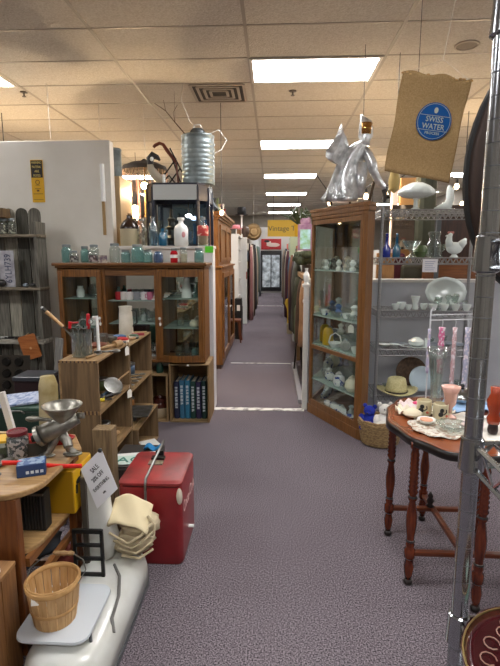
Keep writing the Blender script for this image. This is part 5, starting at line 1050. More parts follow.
t = thing('glass_lantern', 'small dark capped glass lantern at the cabinet corner', 'lantern', (.99, 4.42, 2.03)); mb().lathe([(.035, 0), (.04, .02), (.038, .06)], n=8).build('glass', CLEARJ, t); mb().lathe([(.045, .06), (.03, .08), (.008, .105), (.012, .115)], n=8).build('cap', BLACKM, t); mb().tube([(-.03, 0, .08), (0, 0, .14), (.03, 0, .08)], .003, 5).build('handle', BLACKM, t)

# chrome wire shelving
def wire_rack(name, label, x0, x1, y0, y1, zs, zt, pm, post_r=.0125, pitch=.025, wr=.0035, dp=.03):
    t = thing(name, label, 'wire shelf', ((x0+x1)/2, (y0+y1)/2, 0)); a, b = (x1-x0)/2, (y1-y0)/2
    for sx in (-1, 1):
        for sy in (-1, 1):
            f = mb().cyl((sx*a, sy*b, 0), (sx*a, sy*b, zt), post_r, n=18); z = .05
            po = f.build('post', pm, t, smooth=True)
            g = mb()
            while z < zt: g.lathe([(post_r+.0001, z), (post_r+.0004, z+.0006), (post_r+.0001, z+.0012)], (sx*a, sy*b, 0), 14, cap=False); z += pitch
            g.build('groove_ring', mat('groove dark', '#6f7174', .4, .9), po)['kind'] = 'stuff'
    for z in zs:
        f = mb()
        for zz in (z, z-dp):
            for q in (((-a, -b), (a, -b)), ((-a, b), (a, b)), ((-a, -b), (-a, b)), ((a, -b), (a, b))): f.cyl((*q[0], zz), (*q[1], zz), wr, n=6)
        for sy in (-b, b):
            n_ = int(2*a/.05)
            for i in range(n_): xx = -a+2*a*i/n_; xm = xx+a/n_; f.cyl((xx, sy, z-dp), (xm, sy, z), wr*.8, n=5); f.cyl((xm, sy, z), (xx+2*a/n_, sy, z-dp), wr*.8, n=5)
        for sx in (-a, a):
            n_ = int(2*b/.06)
            for i in range(n_): yy = -b+2*b*i/n_; ym = yy+b/n_; f.cyl((sx, yy, z-dp), (sx, ym, z), .002, n=5); f.cyl((sx, ym, z), (sx, yy+2*b/n_, z-dp), .002, n=5)
        n_ = int(2*a/.025)
        for i in range(1, n_): f.cyl((-a+2*a*i/n_, -b, z), (-a+2*a*i/n_, b, z), .0016, n=5)
        for yy in (-b/3, b/3): f.cyl((-a, yy, z-.004), (a, yy, z-.004), .003, n=5)
        so = f.build('wire_deck', pm, t)
        for sx in (-1, 1):
            for sy in (-1, 1): mb().lathe([(post_r+.001, z-.036), (post_r+.005, z-.034), (post_r+.003, z+.006), (post_r+.001, z+.008)], (sx*a, sy*b, 0), 18).build('collar', pm, so, smooth=True)
    return t
RZ = [.31, .745, 1.10, 1.574, 1.99]; RX0, RX1, RY0, RY1 = .955, 1.90, 4.36, 4.78
wire_rack('wire_shelving', 'chrome wire shelving of white glassware right of curio cabinet', RX0, RX1, RY0, RY1, RZ, 2.02, mat('dark chrome', '#a0a2a4', .35, .85), post_r=.015, wr=.006, dp=.055)
RY = 4.5
# top shelf
t = thing('cake_stand', 'milk glass cake stand with ruffled edge on top wire shelf', 'cake stand', (1.275, RY, 1.992)); mb().lathe([(.06, 0), (.05, .01), (.022, .03), (.018, .09), (.03, .11)], n=20).build('foot', MILK, t, smooth=True)
mb().lathe([(.03, .11), (.09, .115), (.15, .135), (.165, .15), (.15, .18), (.11, .215), (.06, .24), (.01, .25)], n=48, wave=.025, wn=12).build('bowl', MILK, t, smooth='all')
t = thing('milk_glass_bird', 'milk glass bird with raised tail on top wire shelf', 'figurine', (1.53, RY, 1.992)); f = mb().tube([(-.09, 0, .015), (-.05, 0, .02), (0, 0, .035), (.03, 0, .05), (.045, 0, .10), (.04, 0, .17), (.03, 0, .22)], [.01, .028, .042, .04, .034, .032, .012], 14); f.ball((.02, 0, .012), (.07, .035, .014)); f.build('body', MILK, t, smooth='all')
t = thing('milk_glass_lamp', 'milk glass piece at right end of top wire shelf', 'glassware', (1.80, RY, 1.992)); mb().lathe([(.03, 0), (.04, .05), (.055, .12), (.04, .2), (.03, .22)], n=18).build('body', MILK, t, smooth=True)
# second shelf
Z2 = 1.577
for i, (x, m_, lab) in enumerate([(1.035, COBALT, 'cobalt blue bottle on second wire shelf, left one'), (1.125, TEAL, 'teal blue bottle on second wire shelf beside the cobalt one')]):
    t = thing('blue_bottle', lab, 'bottle', (x, RY, Z2), 0, 'blue bottles'); mb().lathe([(.034, 0), (.037, .01), (.036, .08), (.014, .12), (.012, .18), (.018, .19)], n=18).build('glass', m_, t, smooth=True)
    mb().ball((0, 0, .205), .014).build('stopper', m_, t, smooth=True)
t = thing('glass_compote', 'fluted clear glass compote on second wire shelf', 'compote', (1.25, RY-.02, Z2)); mb().lathe([(.045, 0), (.012, .03), (.014, .06), (.05, .08), (.085, .15), (.08, .15), (.045, .09)], n=24, wave=.04, wn=6).build('bowl', CLEARJ, t, smooth=True)
ware('green_bowl', 'green glass dish behind the tall clear jar', 'bowl', [(.04, 0), (.07, .05), (.06, .1), (.05, .11)], glass('green tint glass', '#7c9160', .15, opac=.4), (1.37, RY+.1, Z2))
t = thing('apothecary_jar', 'tall square shouldered clear glass jar on second wire shelf', 'jar', (1.46, RY, Z2)); mb().lathe([(.055, 0), (.06, .01), (.06, .13), (.045, .16), (.05, .2), (.055, .2)], n=20).build('glass', CLEARJ, t, smooth=True); mb().lathe([(.055, .2), (.056, .225), (.05, .23)], n=20).build('lid', CLEARJ, t, smooth=True)
t = thing('milk_glass_rooster', 'white milk glass rooster with faint red comb on second shelf', 'figurine', (1.635, RY-.02, Z2))
mb().lathe([(.045, 0), (.03, .015), (.02, .03)], n=18).build('foot', MILK, t, smooth=True)
f = mb().ball((0, 0, .085), (.075, .045, .055), 16, 10); f.tube([(-.04, 0, .1), (-.055, 0, .15), (-.05, 0, .19), (-.035, 0, .215)], [.04, .03, .024, .015], 12); f.tube([(.04, 0, .1), (.08, 0, .14), (.095, 0, .17)], [.04, .03, .01], 12); f.tube([(-.07, 0, .195), (-.088, 0, .19)], [.01, .003], 8); f.build('body', MILK, t, smooth='all')
f = mb()
for k in range(4): f.ball((-.062+.014*k, 0, .222), (.009, .006, .012), 8, 6)
f.build('comb', mat('faded red comb', '#c07f78', .5), t)
t = thing('shelf_notice', 'small white paper notice hanging from second wire shelf', 'sign', (1.385, RY0-.01, 1.505)); mb().bx(-.065, .065, -.001, .001, -.055, .06).build('card', PAPER, t)
f = mb(); [f.bx(-.045, .045-.01*(k % 3), -.002, -.001, .035-.018*k, .039-.018*k) for k in range(5)]; f.build('writing', mat('faint blue ink', '#8b90b5', .7), t)
# third shelf
Z3 = 1.103
for i, (x, lab, s_) in enumerate([(1.13, 'far left small white cup on third wire shelf', .9), (1.19, 'second small white cup on third wire shelf', 1.1), (1.25, 'third small white cup, next to the white glass vase', .8), (1.395, 'white cup right of the white glass vase', .9)]):
    t = thing('china_cup', lab, 'cup', (x, RY-.04+.03*(i % 2), Z3), .6*i, 'white cups on the third wire shelf'); t.scale = (s_,)*3; mb().lathe(cup, n=16).build('bowl', MILK, t, smooth=True); mb().tube([(.036, 0, .048), (.056, 0, .045), (.055, 0, .022), (.034, 0, .018)], .004, 6).build('handle', MILK, t)
ware('milk_glass_vase', 'white milk glass vase standing on third wire shelf', 'vase', [(.025, 0), (.03, .02), (.022, .05), (.035, .1), (.042, .125), (.036, .125)], MILK, (1.32, RY, Z3), n=18, wave=.05)
t = thing('oval_platter', 'large oval ironstone platter leaning on third wire shelf', 'platter', (1.635, 4.64, Z3+.148)); t.rotation_euler = (PI/2-.2, 0, 0)
mb().lathe([(.11, -.012), (.12, -.01), (.145, .008), (.19, .016), (.192, .02), (.145, .014), (.115, -.004), (.02, -.004)], n=48, sy=.74, wave=.012, wn=12).build('dish', mat('ironstone', '#ccd6d3', .18, coat=.4), t, smooth='all')
for i, (x, lab, h_) in enumerate([(1.50, 'left', .1), (1.60, 'second', .14), (1.67, 'third', .15), (1.75, 'right', .09)]):
    t = thing('crystal_candlestick', f'{lab} crystal candlestick in front of the oval platter', 'candlestick', (x, RY-.05, Z3), 0, 'crystal candlesticks'); mb().lathe([(.035, 0), (.012, .02), (.018, h_*.4), (.01, h_*.6), (.03, h_*.85), (.02, h_)], n=12).build('body', CLEARJ, t)
for i in range(4): ware('cream_cup', ['white creamer at left of the crystal candlesticks', 'white creamer under the platter rim', 'low white dish by the left crystal candlestick', 'low white dish by right crystal candlestick'][i], 'creamer', cup, MILK, (1.45+.1*i, RY-.1, Z3), n=14)
# fourth shelf
Z4 = .748
for i, (x, r, lab) in enumerate([(1.06, .07, 'shallow white plate at left of fourth wire shelf'), (1.15, .05, 'small white dish on fourth wire shelf near left')]): ware('china_dish', lab, 'dish', [(r*.5, 0), (r, .025), (r*.95, .025), (r*.45, .006)], MILK, (x, RY, Z4))
t = thing('soup_tureen', 'white tureen on tray in middle of fourth wire shelf', 'tureen', (1.35, RY, Z4)); mb().lathe([(.11, 0), (.15, .012), (.145, .014), (.1, .005)], n=28, sy=.7).build('tray', MILK, t, smooth=True); mb().lathe([(.04, .008), (.07, .03), (.075, .06), (.065, .065), (.03, .09), (.012, .095)], n=22).build('bowl', MILK, t, smooth=True)
ware('china_creamer', 'slim white creamer right of the tureen', 'creamer', [(.018, 0), (.024, .03), (.018, .07), (.022, .09)], MILK, (1.43, RY-.05, Z4), n=14)
for i in range(3): ware('grey_plate', ['steel grey plate lying under the tureen tray, left', 'steel grey plate right of slim creamer', 'steel grey plate far right on fourth wire shelf'][i], 'plate', [(.06, 0), (.1, .012), (.095, .014), (.055, .004)], mat('steel blue plate', '#6d747d', .3), ([1.22, 1.55, 1.75][i], RY+.1, Z4))
# fifth shelf: hat, plates
Z5 = .313
STRAW = mat('pale straw', '#cfc79a', .85, col2='#b9b080', scale=90, bump=.3)
t = thing('cowboy_hat', 'pale straw cowboy hat with dark band on lower wire shelf', 'hat', (1.165, 4.42, Z5+.004))
f = mb(); N = 36; R = []
for r, zf in ((.09, .0), (.13, .0), (.165, .006), (.19, .014), (.192, .018), (.165, .011), (.13, .005), (.085, .006)):
    R.append([(r*1.0*math.cos(2*PI*i/N), r*.92*math.sin(2*PI*i/N), .02+zf+(.035*(r/.19)**2)*abs(math.cos(2*PI*i/N))**2-.012) for i in range(N)])
f.loft(R, cap=False); f.build('brim', STRAW, t, smooth='all')
f = mb(); R = []
for k, (z, r) in enumerate(((.012, .095), (.06, .09), (.11, .082), (.145, .075), (.155, .06))): R.append([(r*math.cos(2*PI*i/N)*1.08, r*math.sin(2*PI*i/N)*.95, z) for i in range(N)])
R.append([(.035*math.cos(2*PI*i/N), .02*math.sin(2*PI*i/N), .128) for i in range(N)]); f.loft(R); f.build('crown', STRAW, t, smooth='all')
mb().lathe([(.099, .018), (.097, .032)], n=36, sx=1.08, sy=.96, cap=False).build('hat_band', mat('dark hat band', '#2e2824', .7), t, smooth='all')
t = thing('dark_bowl', 'dark brown woven plate leaning behind the hat', 'plate', (1.36, 4.66, Z5+.155)); t.rotation_euler = (PI/2-.18, 0, 0); mb().lathe([(.09, 0), (.13, .01), (.15, .02), (.145, .024), (.09, .008)], n=32).build('dish', mat('brown woven', '#5b4431', .7, col2='#3c2c20', scale=40), t, smooth='all')
t = thing('glass_plate', 'pale blue glass plate leaning right of the straw hat', 'plate', (1.42, 4.52, Z5+.125)); t.rotation_euler = (PI/2-.2, 0, 0); mb().lathe([(.06, 0), (.09, .01), (.12, .02), (.117, .024), (.06, .006)], n=32).build('dish', mat('pale blue glaze', '#b4c6d2', .2, coat=.3), t, smooth='all')
ware('glass_dish', 'clear glass dish at right of lower wire shelf', 'dish', [(.08, 0), (.14, .05), (.135, .05), (.07, .01)], CLEARJ, (1.68, 4.55, Z5), n=24)

# behind the rack, above the low wall: dark furniture
bxo('dark_hall_cupboard', 'dark walnut cupboard rising behind the low grey wall', 'cupboard', 1.72, 2.7, 5.32, 5.75, 0, 2.12, DARKW)
bxo('olive_garment', 'dark olive cloth bundle behind the wire shelving', 'cloth', 1.50, 1.70, 5.2, 5.4, 0, 2.45, mat('olive cloth', '#4b4c3c', .9, col2='#3a3b2f', scale=5, bump=.5), .06)
bxo('brown_headboard', 'orange brown wooden headboard behind low grey wall', 'headboard', 1.55, 2.25, 5.06, 5.12, 0, 1.58, wood('headboard wood', '#5f3517', '#7f4c22', 'x', .4))
bxo('pine_board', 'light brown pine board standing behind the low wall', 'board', 1.07, 1.25, 5.06, 5.10, 0, 1.62, wood('light pine', '#8a6238', '#a77c4c', 'z', .5))
bxo('burgundy_cushion', 'burgundy upholstered chair back behind low grey wall', 'chair', 1.26, 1.40, 5.2, 5.3, 0, 1.62, mat('burgundy velvet', '#4d1620', .8), .03)
t = thing('dark_mirror', 'dark framed mirror leaning behind the low wall with reflections', 'mirror', (1.62, 5.28, 1.36)); 
f = mb(); f.bx(-.06, -.0, -.02, .02, 0, .78); f.build('frame', BLACK, t); mb().bx(-.36, -.06, .0, .01, .3, .76).build('glass', mat('mirror dark', '#8a7c72', .05, 1), t)
bxo('cushion_dome', 'dark olive domed trunk lid showing above low grey wall', 'trunk', 1.34, 1.62, 5.12, 5.18, 0, 1.50, mat('dark olive lid', '#34301f', .5), .08)
bxo('white_column', 'thin pinkish white column behind the cake stand', 'column', 1.30, 1.37, 5.5, 5.57, 0, 2.6, mat('pinkish white', '#d8c6c0', .5))
bxo('tan_locker', 'tan panel standing behind the thin white column', 'panel', 1.42, 1.60, 5.62, 5.70, 0, 2.45, mat('tan panel', '#b58d5c', .6))  # one even tan colour all over
bxo('grey_pillar', 'square slate grey post behind the wire shelving', 'post', 1.655, 1.70, 5.05, 5.1, 0, 2.1, mat('slate grey post', '#4d5257', .5))
t = thing('yellow_gourd', 'pale yellow elongated gourd hanging left of the burlap sack', 'gourd', (1.10, 4.6, 2.16)); mb().lathe([(.01, 0), (.045, .03), (.055, .1), (.04, .18), (.035, .3), (.045, .42), (.02, .52)], n=16).build('body', mat('gourd yellow', '#b79c58', .5, col2='#8d7a4d', scale=5), t, smooth=True); mb().cyl((0, 0, .5), (0, 0, H-2.16), .003, n=5).build('cord', BLACK, t)

# burlap coffee sack
t = thing('burlap_sack', 'brown burlap coffee sack with round blue print hanging from ceiling', 'sack', (.95, 3.2, 2.385)); t.rotation_euler = (0, .15, -.05)
BUR = mat('brown burlap', '#8a7250', .95, col2='#7a6342', scale=120, bump=.4, spec=.1)
def sackp(u, v): return (-.205+.41*u+.004*math.sin(9*v)*(1 if u > .5 else -1), .012*math.sin(7*u+2*v)+.01*math.sin(11*v), -.30+.60*v+.01*math.sin(13*u)*(v > .9)-.02*(u-.5)*(v < .5))
f = mb().sheet(sackp, 24, 24, .006); f.build('cloth', BUR, t, smooth='all')
f = mb()
for k in range(20): f.ball((-.205+.0*k+.41*k/19, 0, .293+.006*math.sin(k*2)), (.013, .012, .007), 6, 4)
f.build('top_hem', mat('hem burlap', '#a08256', .9), t)
BL = mat('printed blue', '#153f70', .9, spec=.1); PB = mat('print tan', '#929789', .9, spec=.1)
f = mb(); f.M = Matrix.Translation((.028, -.026, .03)) @ Matrix.Rotation(PI/2, 4, 'X'); f.lathe([(.105, -.002), (.105, .002)], n=48, sy=1.05); lg = f.build('round_print', BL, t)
f = mb(); f.M = Matrix.Translation((.028, -.029, .03)) @ Matrix.Rotation(PI/2, 4, 'X'); f.tube([(.097*math.cos(2*PI*i/48), .102*math.sin(2*PI*i/48), 0) for i in range(48)], .0014, 5, True); f.build('print_ring', PB, t)
f = mb().bx(-.06, .12, -.030, -.0285, .062, .064).bx(-.06, .12, -.030, -.0285, -.024, -.022); f.ball((.03, -.03, .094), (.012, .002, .018)); f.build('print_lines', PB, t)
text('lettering', 'SWISS', .045, PB, t, (.03, -.0295, .04), (PI/2, 0, 0), sx=.88); text('lettering', 'WATER', .045, PB, t, (.03, -.0295, -.002), (PI/2, 0, 0), sx=.88); text('lettering', 'PROCESS', .022, PB, t, (.03, -.0295, -.04), (PI/2, 0, 0))
f = mb().tube([(-.2, 0, .29), (.02, .02, .40), (.21, 0, .29)], .0025, 5).cyl((.02, .02, .40), (.02, .02, H-2.36), .002, n=5); f.build('hanging_wire', mat('pale wire', '#c9c3ba'), t)
t = thing('green_felt_hat', 'dark olive pointed felt hat hanging behind the burlap sack', 'hat', (.915, 3.32, 2.60)); mb().lathe([(.12, -.02), (.11, 0), (.06, .05), (.012, .12), (.003, .13)], n=20).build('cone', mat('olive felt', '#4a4a38', .9), t, smooth='all'); mb().cyl((0, 0, .12), (0, 0, H-2.6), .002, n=5).build('cord', BLACK, t)

# wicker basket with toy bears
WIC = mat('wicker', '#a58a5e', .8, col2='#7c6342', scale=45, stretch=(1, 1, 4), bump=.8, lo=.42, hi=.58)
t = thing('wicker_basket', 'round wicker basket of stuffed toys on floor beside curio cabinet', 'basket', (.93, 3.98, 0))
pr = []
for k in range(9): z = .02+.022*k; r = .13+.038*(z/.2)**.8; pr += [(r+.006, z), (r-.001, z+.011)]
mb().lathe([(.12, 0)]+pr+[(.16, .22), (.148, .21), (.125, .03), (.01, .025)], n=40, sx=1.12).build('body', WIC, t, smooth='all')
mb().tube([(.178*math.cos(2*PI*i/40), .158*math.sin(2*PI*i/40), .218+.004*math.sin(i*1.3)) for i in range(40)], .012, 8, True).build('rim', WIC, t, smooth=True)
def bear(name, label, loc, rz, col, s_):
    t = thing(name, label, 'stuffed bear', loc, rz, 'stuffed bears'); t.scale = (s_,)*3; m_ = mat(name+' plush', col, .95, col2=col, scale=60, bump=.6)
    f = mb().ball((0, 0, .07), (.07, .06, .08), 16, 12).ball((0, -.01, .175), (.052, .048, .046), 16, 12)
    for sx in (-1, 1): f.ball((sx*.045, 0, .215), (.02, .012, .02), 10, 8).ball((sx*.07, -.02, .09), (.028, .028, .05), 10, 8).ball((sx*.045, -.06, .03), (.028, .045, .028), 10, 8)
    f.ball((0, -.052, .163), (.024, .02, .018), 10, 8); f.build('body', m_, t, smooth='all')
    f = mb().ball((0, -.073, .168), (.009, .006, .007), 8, 6).ball((-.02, -.05, .188), .006, 8, 6).ball((.02, -.05, .188), .006, 8, 6); f.build('face', mat('black nose', '#201818', .3), t)
bear('white_bear', 'white stuffed toy bear in the wicker basket', (.955, 3.95, .13), .1, '#dcdad6', 1.05); bear('blue_bear', 'royal blue stuffed toy bear at left in wicker basket', (.84, 4.0, .12), -.5, '#1c2f9a', .95)
t = blob((0, 0, 0), (.10, .05, .05), 3, .2).build('white_plush_toy', mat('white plush', '#d8d6ce', .95), smooth='all'); tag(put(t, (.93, 3.88, .18)), 'white plush bundle draped over front rim of wicker basket', 'stuffed toy')
t = blob((0, 0, 0), (.045, .045, .05), 5, .2).build('red_plush_toy', mat('red plush', '#a11a2b', .95), smooth='all'); tag(put(t, (1.05, 3.93, .2)), 'small red plush toy at right side of wicker basket', 'stuffed toy')

# parlour table on turned legs
t = thing('parlor_table', 'reddish parlour table with black scalloped edge and six turned legs', 'table', (0, 0, 0))
LP = [(.92, 2.76), (.675, 2.59), (.675, 2.17), (.93, 2.0), (1.18, 2.17), (1.17, 2.59)]
DK = mat('ebonised black', '#17100d', .3); RD = wood('rust mahogany', '#3f190e', '#6b2f18', 'z', .25)
for x, y in LP:
    def seg(pr, m_, nm, par): return mb().lathe(pr, (x, y, 0), 18).build(nm, m_, par, smooth='all')
    pr = [(.014, .03), (.02, .06), (.024, .1), (.017, .14)]+[(.026, .15), (.026, .19)]+[(.017, .2), (.022, .215), (.017, .23), (.019, .26), (.026, .32), (.026, .36), (.018, .42), (.015, .44), (.023, .455), (.015, .47)]
    for k in range(9): z = .49+.023*k; pr += [(.025-.0005*k, z), (.018, z+.011)]
    pr += [(.016, .70), (.024, .71), (.024, .74)]
    L_ = seg(pr, RD, 'leg', t)
    seg([(.010, 0), (.02, .006), (.022, .02), (.014, .032)], DK, 'foot', L_)
    for z in (.145, .235, .462): seg([(.018, z-.006), (.024, z), (.018, z+.006)], DK, 'ring', L_)
for a, b in ((1, 5), (2, 4), (0, 3)):
    p, q = Vector(LP[a]), Vector(LP[b]); d = (q-p); L = d.length; c = (p+q)/2; f = mb(); f.box((c.x, c.y, .17), (L-.03, .03, .022), (0, 0, math.atan2(d.y, d.x))); f.build('stretcher', wood('rust stretcher', '#46200f', '#6b3319', 'x', .3), t, bevel=.004)
cxy = (.925, 2.38); 
mb().lathe([(.012, .18), (.024, .19), (.012, .2), (.022, .22), (.012, .24), (.016, .25), (.003, .275)], (.905, 2.59, 0), 14).build('finial', DK, t, smooth='all')
def sc_edge(o=0, n=120):
    P = []
    for i in range(n):
        a = 2*PI*i/n; r = 1+.018*math.cos(12*a)+.012*math.cos(6*a)
        P.append((cxy[0]+(.315+o)*r*math.cos(a), cxy[1]+.02+(.43+o)*r*math.sin(a)))
    return P
mb().prism(sc_edge(), .735, .76).build('tabletop', mat('table top wood', '#74391c', .25, col2='#8f4d29', scale=4, coat=.4), t)
o = mb(); P0, P1 = sc_edge(.008), sc_edge(-.012); 
o.loft([[(x, y, .712) for x, y in P1], [(x, y, .72) for x, y in P0], [(x, y, .757) for x, y in P0], [(x, y, .7605) for x, y in P1]], cap=False); o.build('scalloped_apron', DK, t, smooth='all')
TZ2 = .761
LACE = mat('cream lace', '#d9d2c0', .9, col2='#b7ae9a', scale=60, bump=.5)
def cloth(name, label, c, r, col, cat='cloth', z=TZ2, wn=9, seed=0, col2=None, fr=.0, dz=.004):
    f = mb(); n_ = 54; R = [[(c[0]+k/6*r[0]*(1+.07*math.cos(wn*2*PI*i/n_)*(k > 3))*math.cos(2*PI*i/n_), c[1]+k/6*r[1]*(1+.07*math.cos(wn*2*PI*i/n_)*(k > 3))*math.sin(2*PI*i/n_), z+.003+dz*(1+math.sin(i*.9+k+seed))*k/6) for i in range(n_)] for k in range(1, 7)]
    R2 = [[(x, y, zz+.002) for x, y, zz in r_] for r_ in R][::-1]
    f.loft(R+R2); o = f.build(name, mat('cloth '+name+col, col, .9, col2=col2, scale=50, bump=.4, lo=.48, hi=.56), smooth='all'); return tag(o, label, cat)
cloth('lace_doily', 'large white lace doily at front left of parlour table', (.82, 2.29), (.14, .15), '#d6d0c4', 'doily', col2='#a98f7b')
cloth('cream_napkin', 'cream cloth spread over right part of the parlour table', (1.01, 2.30), (.17, .20), '#d8d4cc', dz=.006, seed=2)
cloth('blue_handkerchief', 'pale blue cloth folded on back right of the parlour table', (1.07, 2.63), (.14, .13), '#8fb0d4', dz=.01, seed=5, wn=4)
cloth('pink_handkerchief', 'white cloth with pink patch at far left of parlour table', (.79, 2.62), (.085, .07), '#e0d2d2', dz=.012, seed=8, wn=4, z=TZ2+.002)
tag(put(mb().ball((0, 0, 0), (.022, .02, .008)).build('pink_flower', mat('hot pink', '#c8346e', .7), smooth=True), (.795, 2.585, TZ2+.036)), 'hot pink flower ornament on the white cloth', 'flower')
def mug(label, x, y, rz):
    t = thing('cat_mug', label, 'mug', (x, y, TZ2+.012), rz, 'cream mugs'); mb().lathe([(.034, 0), (.038, .006), (.037, .075), (.034, .078), (.032, .01)], n=22).build('body', mat('mug cream', '#d5ccab', .35), t, smooth=True)
    mb().tube([(.037, 0, .06), (.058, 0, .055), (.058, 0, .025), (.037, 0, .018)], .005).build('handle', mat('mug cream', '#d5ccab'), t, smooth=True)
    f = mb().ball((-.01, -.037, .05), (.011, .005, .012)).ball((-.014, -.036, .03), (.014, .006, .013)).tube([(.0, -.037, .028), (.014, -.036, .04), (.012, -.036, .055)], .003, 5); f.build('cat_decal', BLACK, t, smooth=True)
    f = mb().ball((.016, -.034, .02), (.008, .004, .007)); f.build('flower_decal', mat('coral decal', '#c4624a', .5), t)
mug('cream mug with black cat print, left of the pair', .80, 2.47, -.3); mug('cream mug with black cat print, right of the pair', .865, 2.41, .1)
t = thing('pink_tulip_vase', 'pale pink milk glass footed vase with ruffled rim', 'vase', (.915, 2.42, TZ2+.012)); mb().lathe([(.035, 0), (.03, .008), (.009, .02), (.010, .05), (.028, .075), (.034, .13), (.048, .165), (.044, .165), (.03, .13), (.02, .08)], n=42, wave=.03, wn=7).build('glass', mat('pink milk glass', '#d5a798', .2, coat=.4), t, smooth='all')
t = thing('tall_etched_vase', 'tall clear crystal vase with flared rim on parlour table', 'vase', (.905, 2.62, TZ2)); mb().lathe([(.04, 0), (.042, .01), (.028, .05), (.03, .15), (.045, .28), (.058, .34), (.054, .34), (.04, .28), (.024, .15), (.022, .06)], n=24, wave=.02, wn=6).build('glass', CLEARJ, t, smooth='all')
t = thing('lotion_dish', 'clear shallow glass dish at front of parlour table', 'dish', (.865, 2.245, TZ2+.013)); mb().lathe([(.04, 0), (.075, .03), (.072, .032), (.035, .006)], n=30, wave=.03, wn=10).build('glass', CLEARJ, t, smooth='all')
t = thing('peach_soap_dish', 'small dish of peach coloured stones on lace doily', 'dish', (.77, 2.33, TZ2+.013)); mb().lathe([(.025, 0), (.045, .02), (.042, .02), (.02, .005)], n=20).build('dish', CHINA, t, smooth=True); mb().ball((0, 0, .018), (.032, .032, .008)).build('contents', mat('peach', '#d49a7c', .7), t)
f = mb().ball((0, 0, .02), (.055, .045, .02)); tag(put(f.build('folded_glove', mat('glove cream', '#d8cdb4', .9), smooth=True), (.735, 2.44, TZ2+.006), .5), 'folded cream glove near left edge of parlour table', 'glove')
f = mb().ball((0, 0, .014), (.06, .05, .014)); tag(put(f.build('folded_napkin', mat('pink white linen', '#dccac6', .9), smooth=True), (.97, 2.27, TZ2+.018), .5), 'folded pinkish linen beside the pink vase', 'napkin')
t = thing('silver_server', 'round silver lidded serving dish at back of parlour table', 'serving dish', (1.09, 2.72, TZ2+.005)); mb().lathe([(.05, 0), (.085, .02), (.09, .035), (.08, .05), (.04, .075), (.01, .085)], n=28).build('dish', mat('silver plate', '#a9acac', .15, 1), t, smooth='all'); mb().ball((0, 0, .095), .012).build('knob', BLACK, t)
# jewellery stand with pendants
t = thing('jewelry_stand', 'white wire stand with crossbar holding hanging trinkets', 'stand', (1.055, 2.775, TZ2-.001))
f = mb()
for x in (-.15, .155): f.tube([(x, 0, 0), (x, 0, .52), (x+.012, 0, .545), (x+.02, 0, .53)], .004, 6)
f.tube([(-.15, 0, .50), (.155, 0, .51)], .0035, 6).tube([(-.15, 0, .47), (.155, 0, .48)], .0035, 6); f.build('frame', mat('white wire', '#d5d8dc', .35, .2), t)
for i, (x, c, top, bot, w_, lab) in enumerate([(-.155, '#b3aecb', .42, .16, .010, 'lavender tassel on left end of the wire stand'), (-.085, '#c4618c', .43, .16, .020, 'bright pink tassel hanging on the wire stand'), (-.012, '#b99a9c', .43, .02, .014, 'long dusty rose bead strand on the wire stand'), (.06, '#a7a8bf', .43, .06, .017, 'grey lilac bead strand on the wire stand'), (.145, '#7d2c38', .43, .05, .012, 'dark red bead strand at right end of wire stand')]):
    t = thing('hanging_trinket', lab, 'trinket', (1.055+x, 2.765, TZ2), 0, 'trinkets on the wire stand'); m_ = mat('trinket '+c, c, .5, col2='#d9cfd4', scale=60, lo=.5, hi=.6)
    pr = []; n_ = 12
    for k in range(n_): z = bot+(top-bot)*k/(n_-1); pr.append((w_*(1 if k % 2 else .7), z))
    mb().lathe(pr, n=10).build('beads', m_, t, smooth='all'); mb().tube([(0, 0, top), (.004, 0, top+.03), (0, .006, .475)], .002, 5).build('hook', mat('white wire', '#d5d8dc'), t)
# red turned object at right edge
t = thing('red_oil_lamp', 'orange red turned wooden post top at right edge of picture', 'lamp', (1.035, 2.20, TZ2+.014)); t.scale = (.7, .7, .8); RO = mat('orange red lacquer', '#9a3a1c', .25, coat=.4)
mb().lathe([(.04, .06), (.045, .09), (.03, .12), (.045, .16), (.05, .2), (.03, .24), (.035, .28)], n=20).build('body', RO, t, smooth='all'); mb().lathe([(.028, 0), (.034, .02), (.03, .05), (.02, .06)], n=18).build('base', mat('dark knob', '#2a1c1c', .35), t, smooth='all')

# ================================================================ foreground chrome rack, at the photographer's right
wire_rack('wire_shelving', 'foreground chrome wire shelving rack cut by the right edge', .254, 1.15, .15, .59, [.35, .85, 1.117, 1.365, 1.615, 1.875], 2.05, mat('bright chrome', '#b0b4b8', .17, 1), post_r=.0108)
t = thing('dough_bowl', 'large dark brown oval wooden bowl hung on edge behind foreground rack', 'bowl', (.485, .92, 1.745)); t.rotation_euler = (0, 0, -.1)
f = mb(); f.M = Matrix.Rotation(PI/2, 4, 'X'); BW = wood('dark bowl wood', '#2e2019', '#453127', 'z', .6)
f.lathe([(.04, .07), (.09, .055), (.125, .02), (.135, 0), (.125, -.002), (.115, .018), (.08, .045), (.03, .055)], n=44, sy=1.62); f.build('shell', BW, t, smooth='all')
f = mb(); f.M = Matrix.Rotation(PI/2, 4, 'X'); f.tube([(.131*math.cos(2*PI*i/44), .131*1.62*math.sin(2*PI*i/44), 0) for i in range(44)], .008, 8, True); f.build('rim', BLACK, t, smooth=True)
mb().cyl((0, -.0, .21), (0, 0, H-1.74), .002, n=5).build('cord', BLACK, t)
t = thing('burgundy_plate', 'dark burgundy glass plate with pale grape design on rack shelf', 'plate', (.312, .487, 1.133)); t.rotation_euler = (.10, 0, -.35)
mb().lathe([(.05, -.004), (.075, .0), (.088, .005), (.09, .008), (.075, .003), (.05, 0), (.01, 0)], n=44).build('dish', mat('burgundy glass', '#431217', .15, coat=.6), t, smooth='all')
f = mb()
for i in range(14):
    a, b = divmod(i, 4); f.ball((-.028+.013*b+.006*(a % 2), .038-.012*a, .004), (.007, .007, .004), 10, 6)
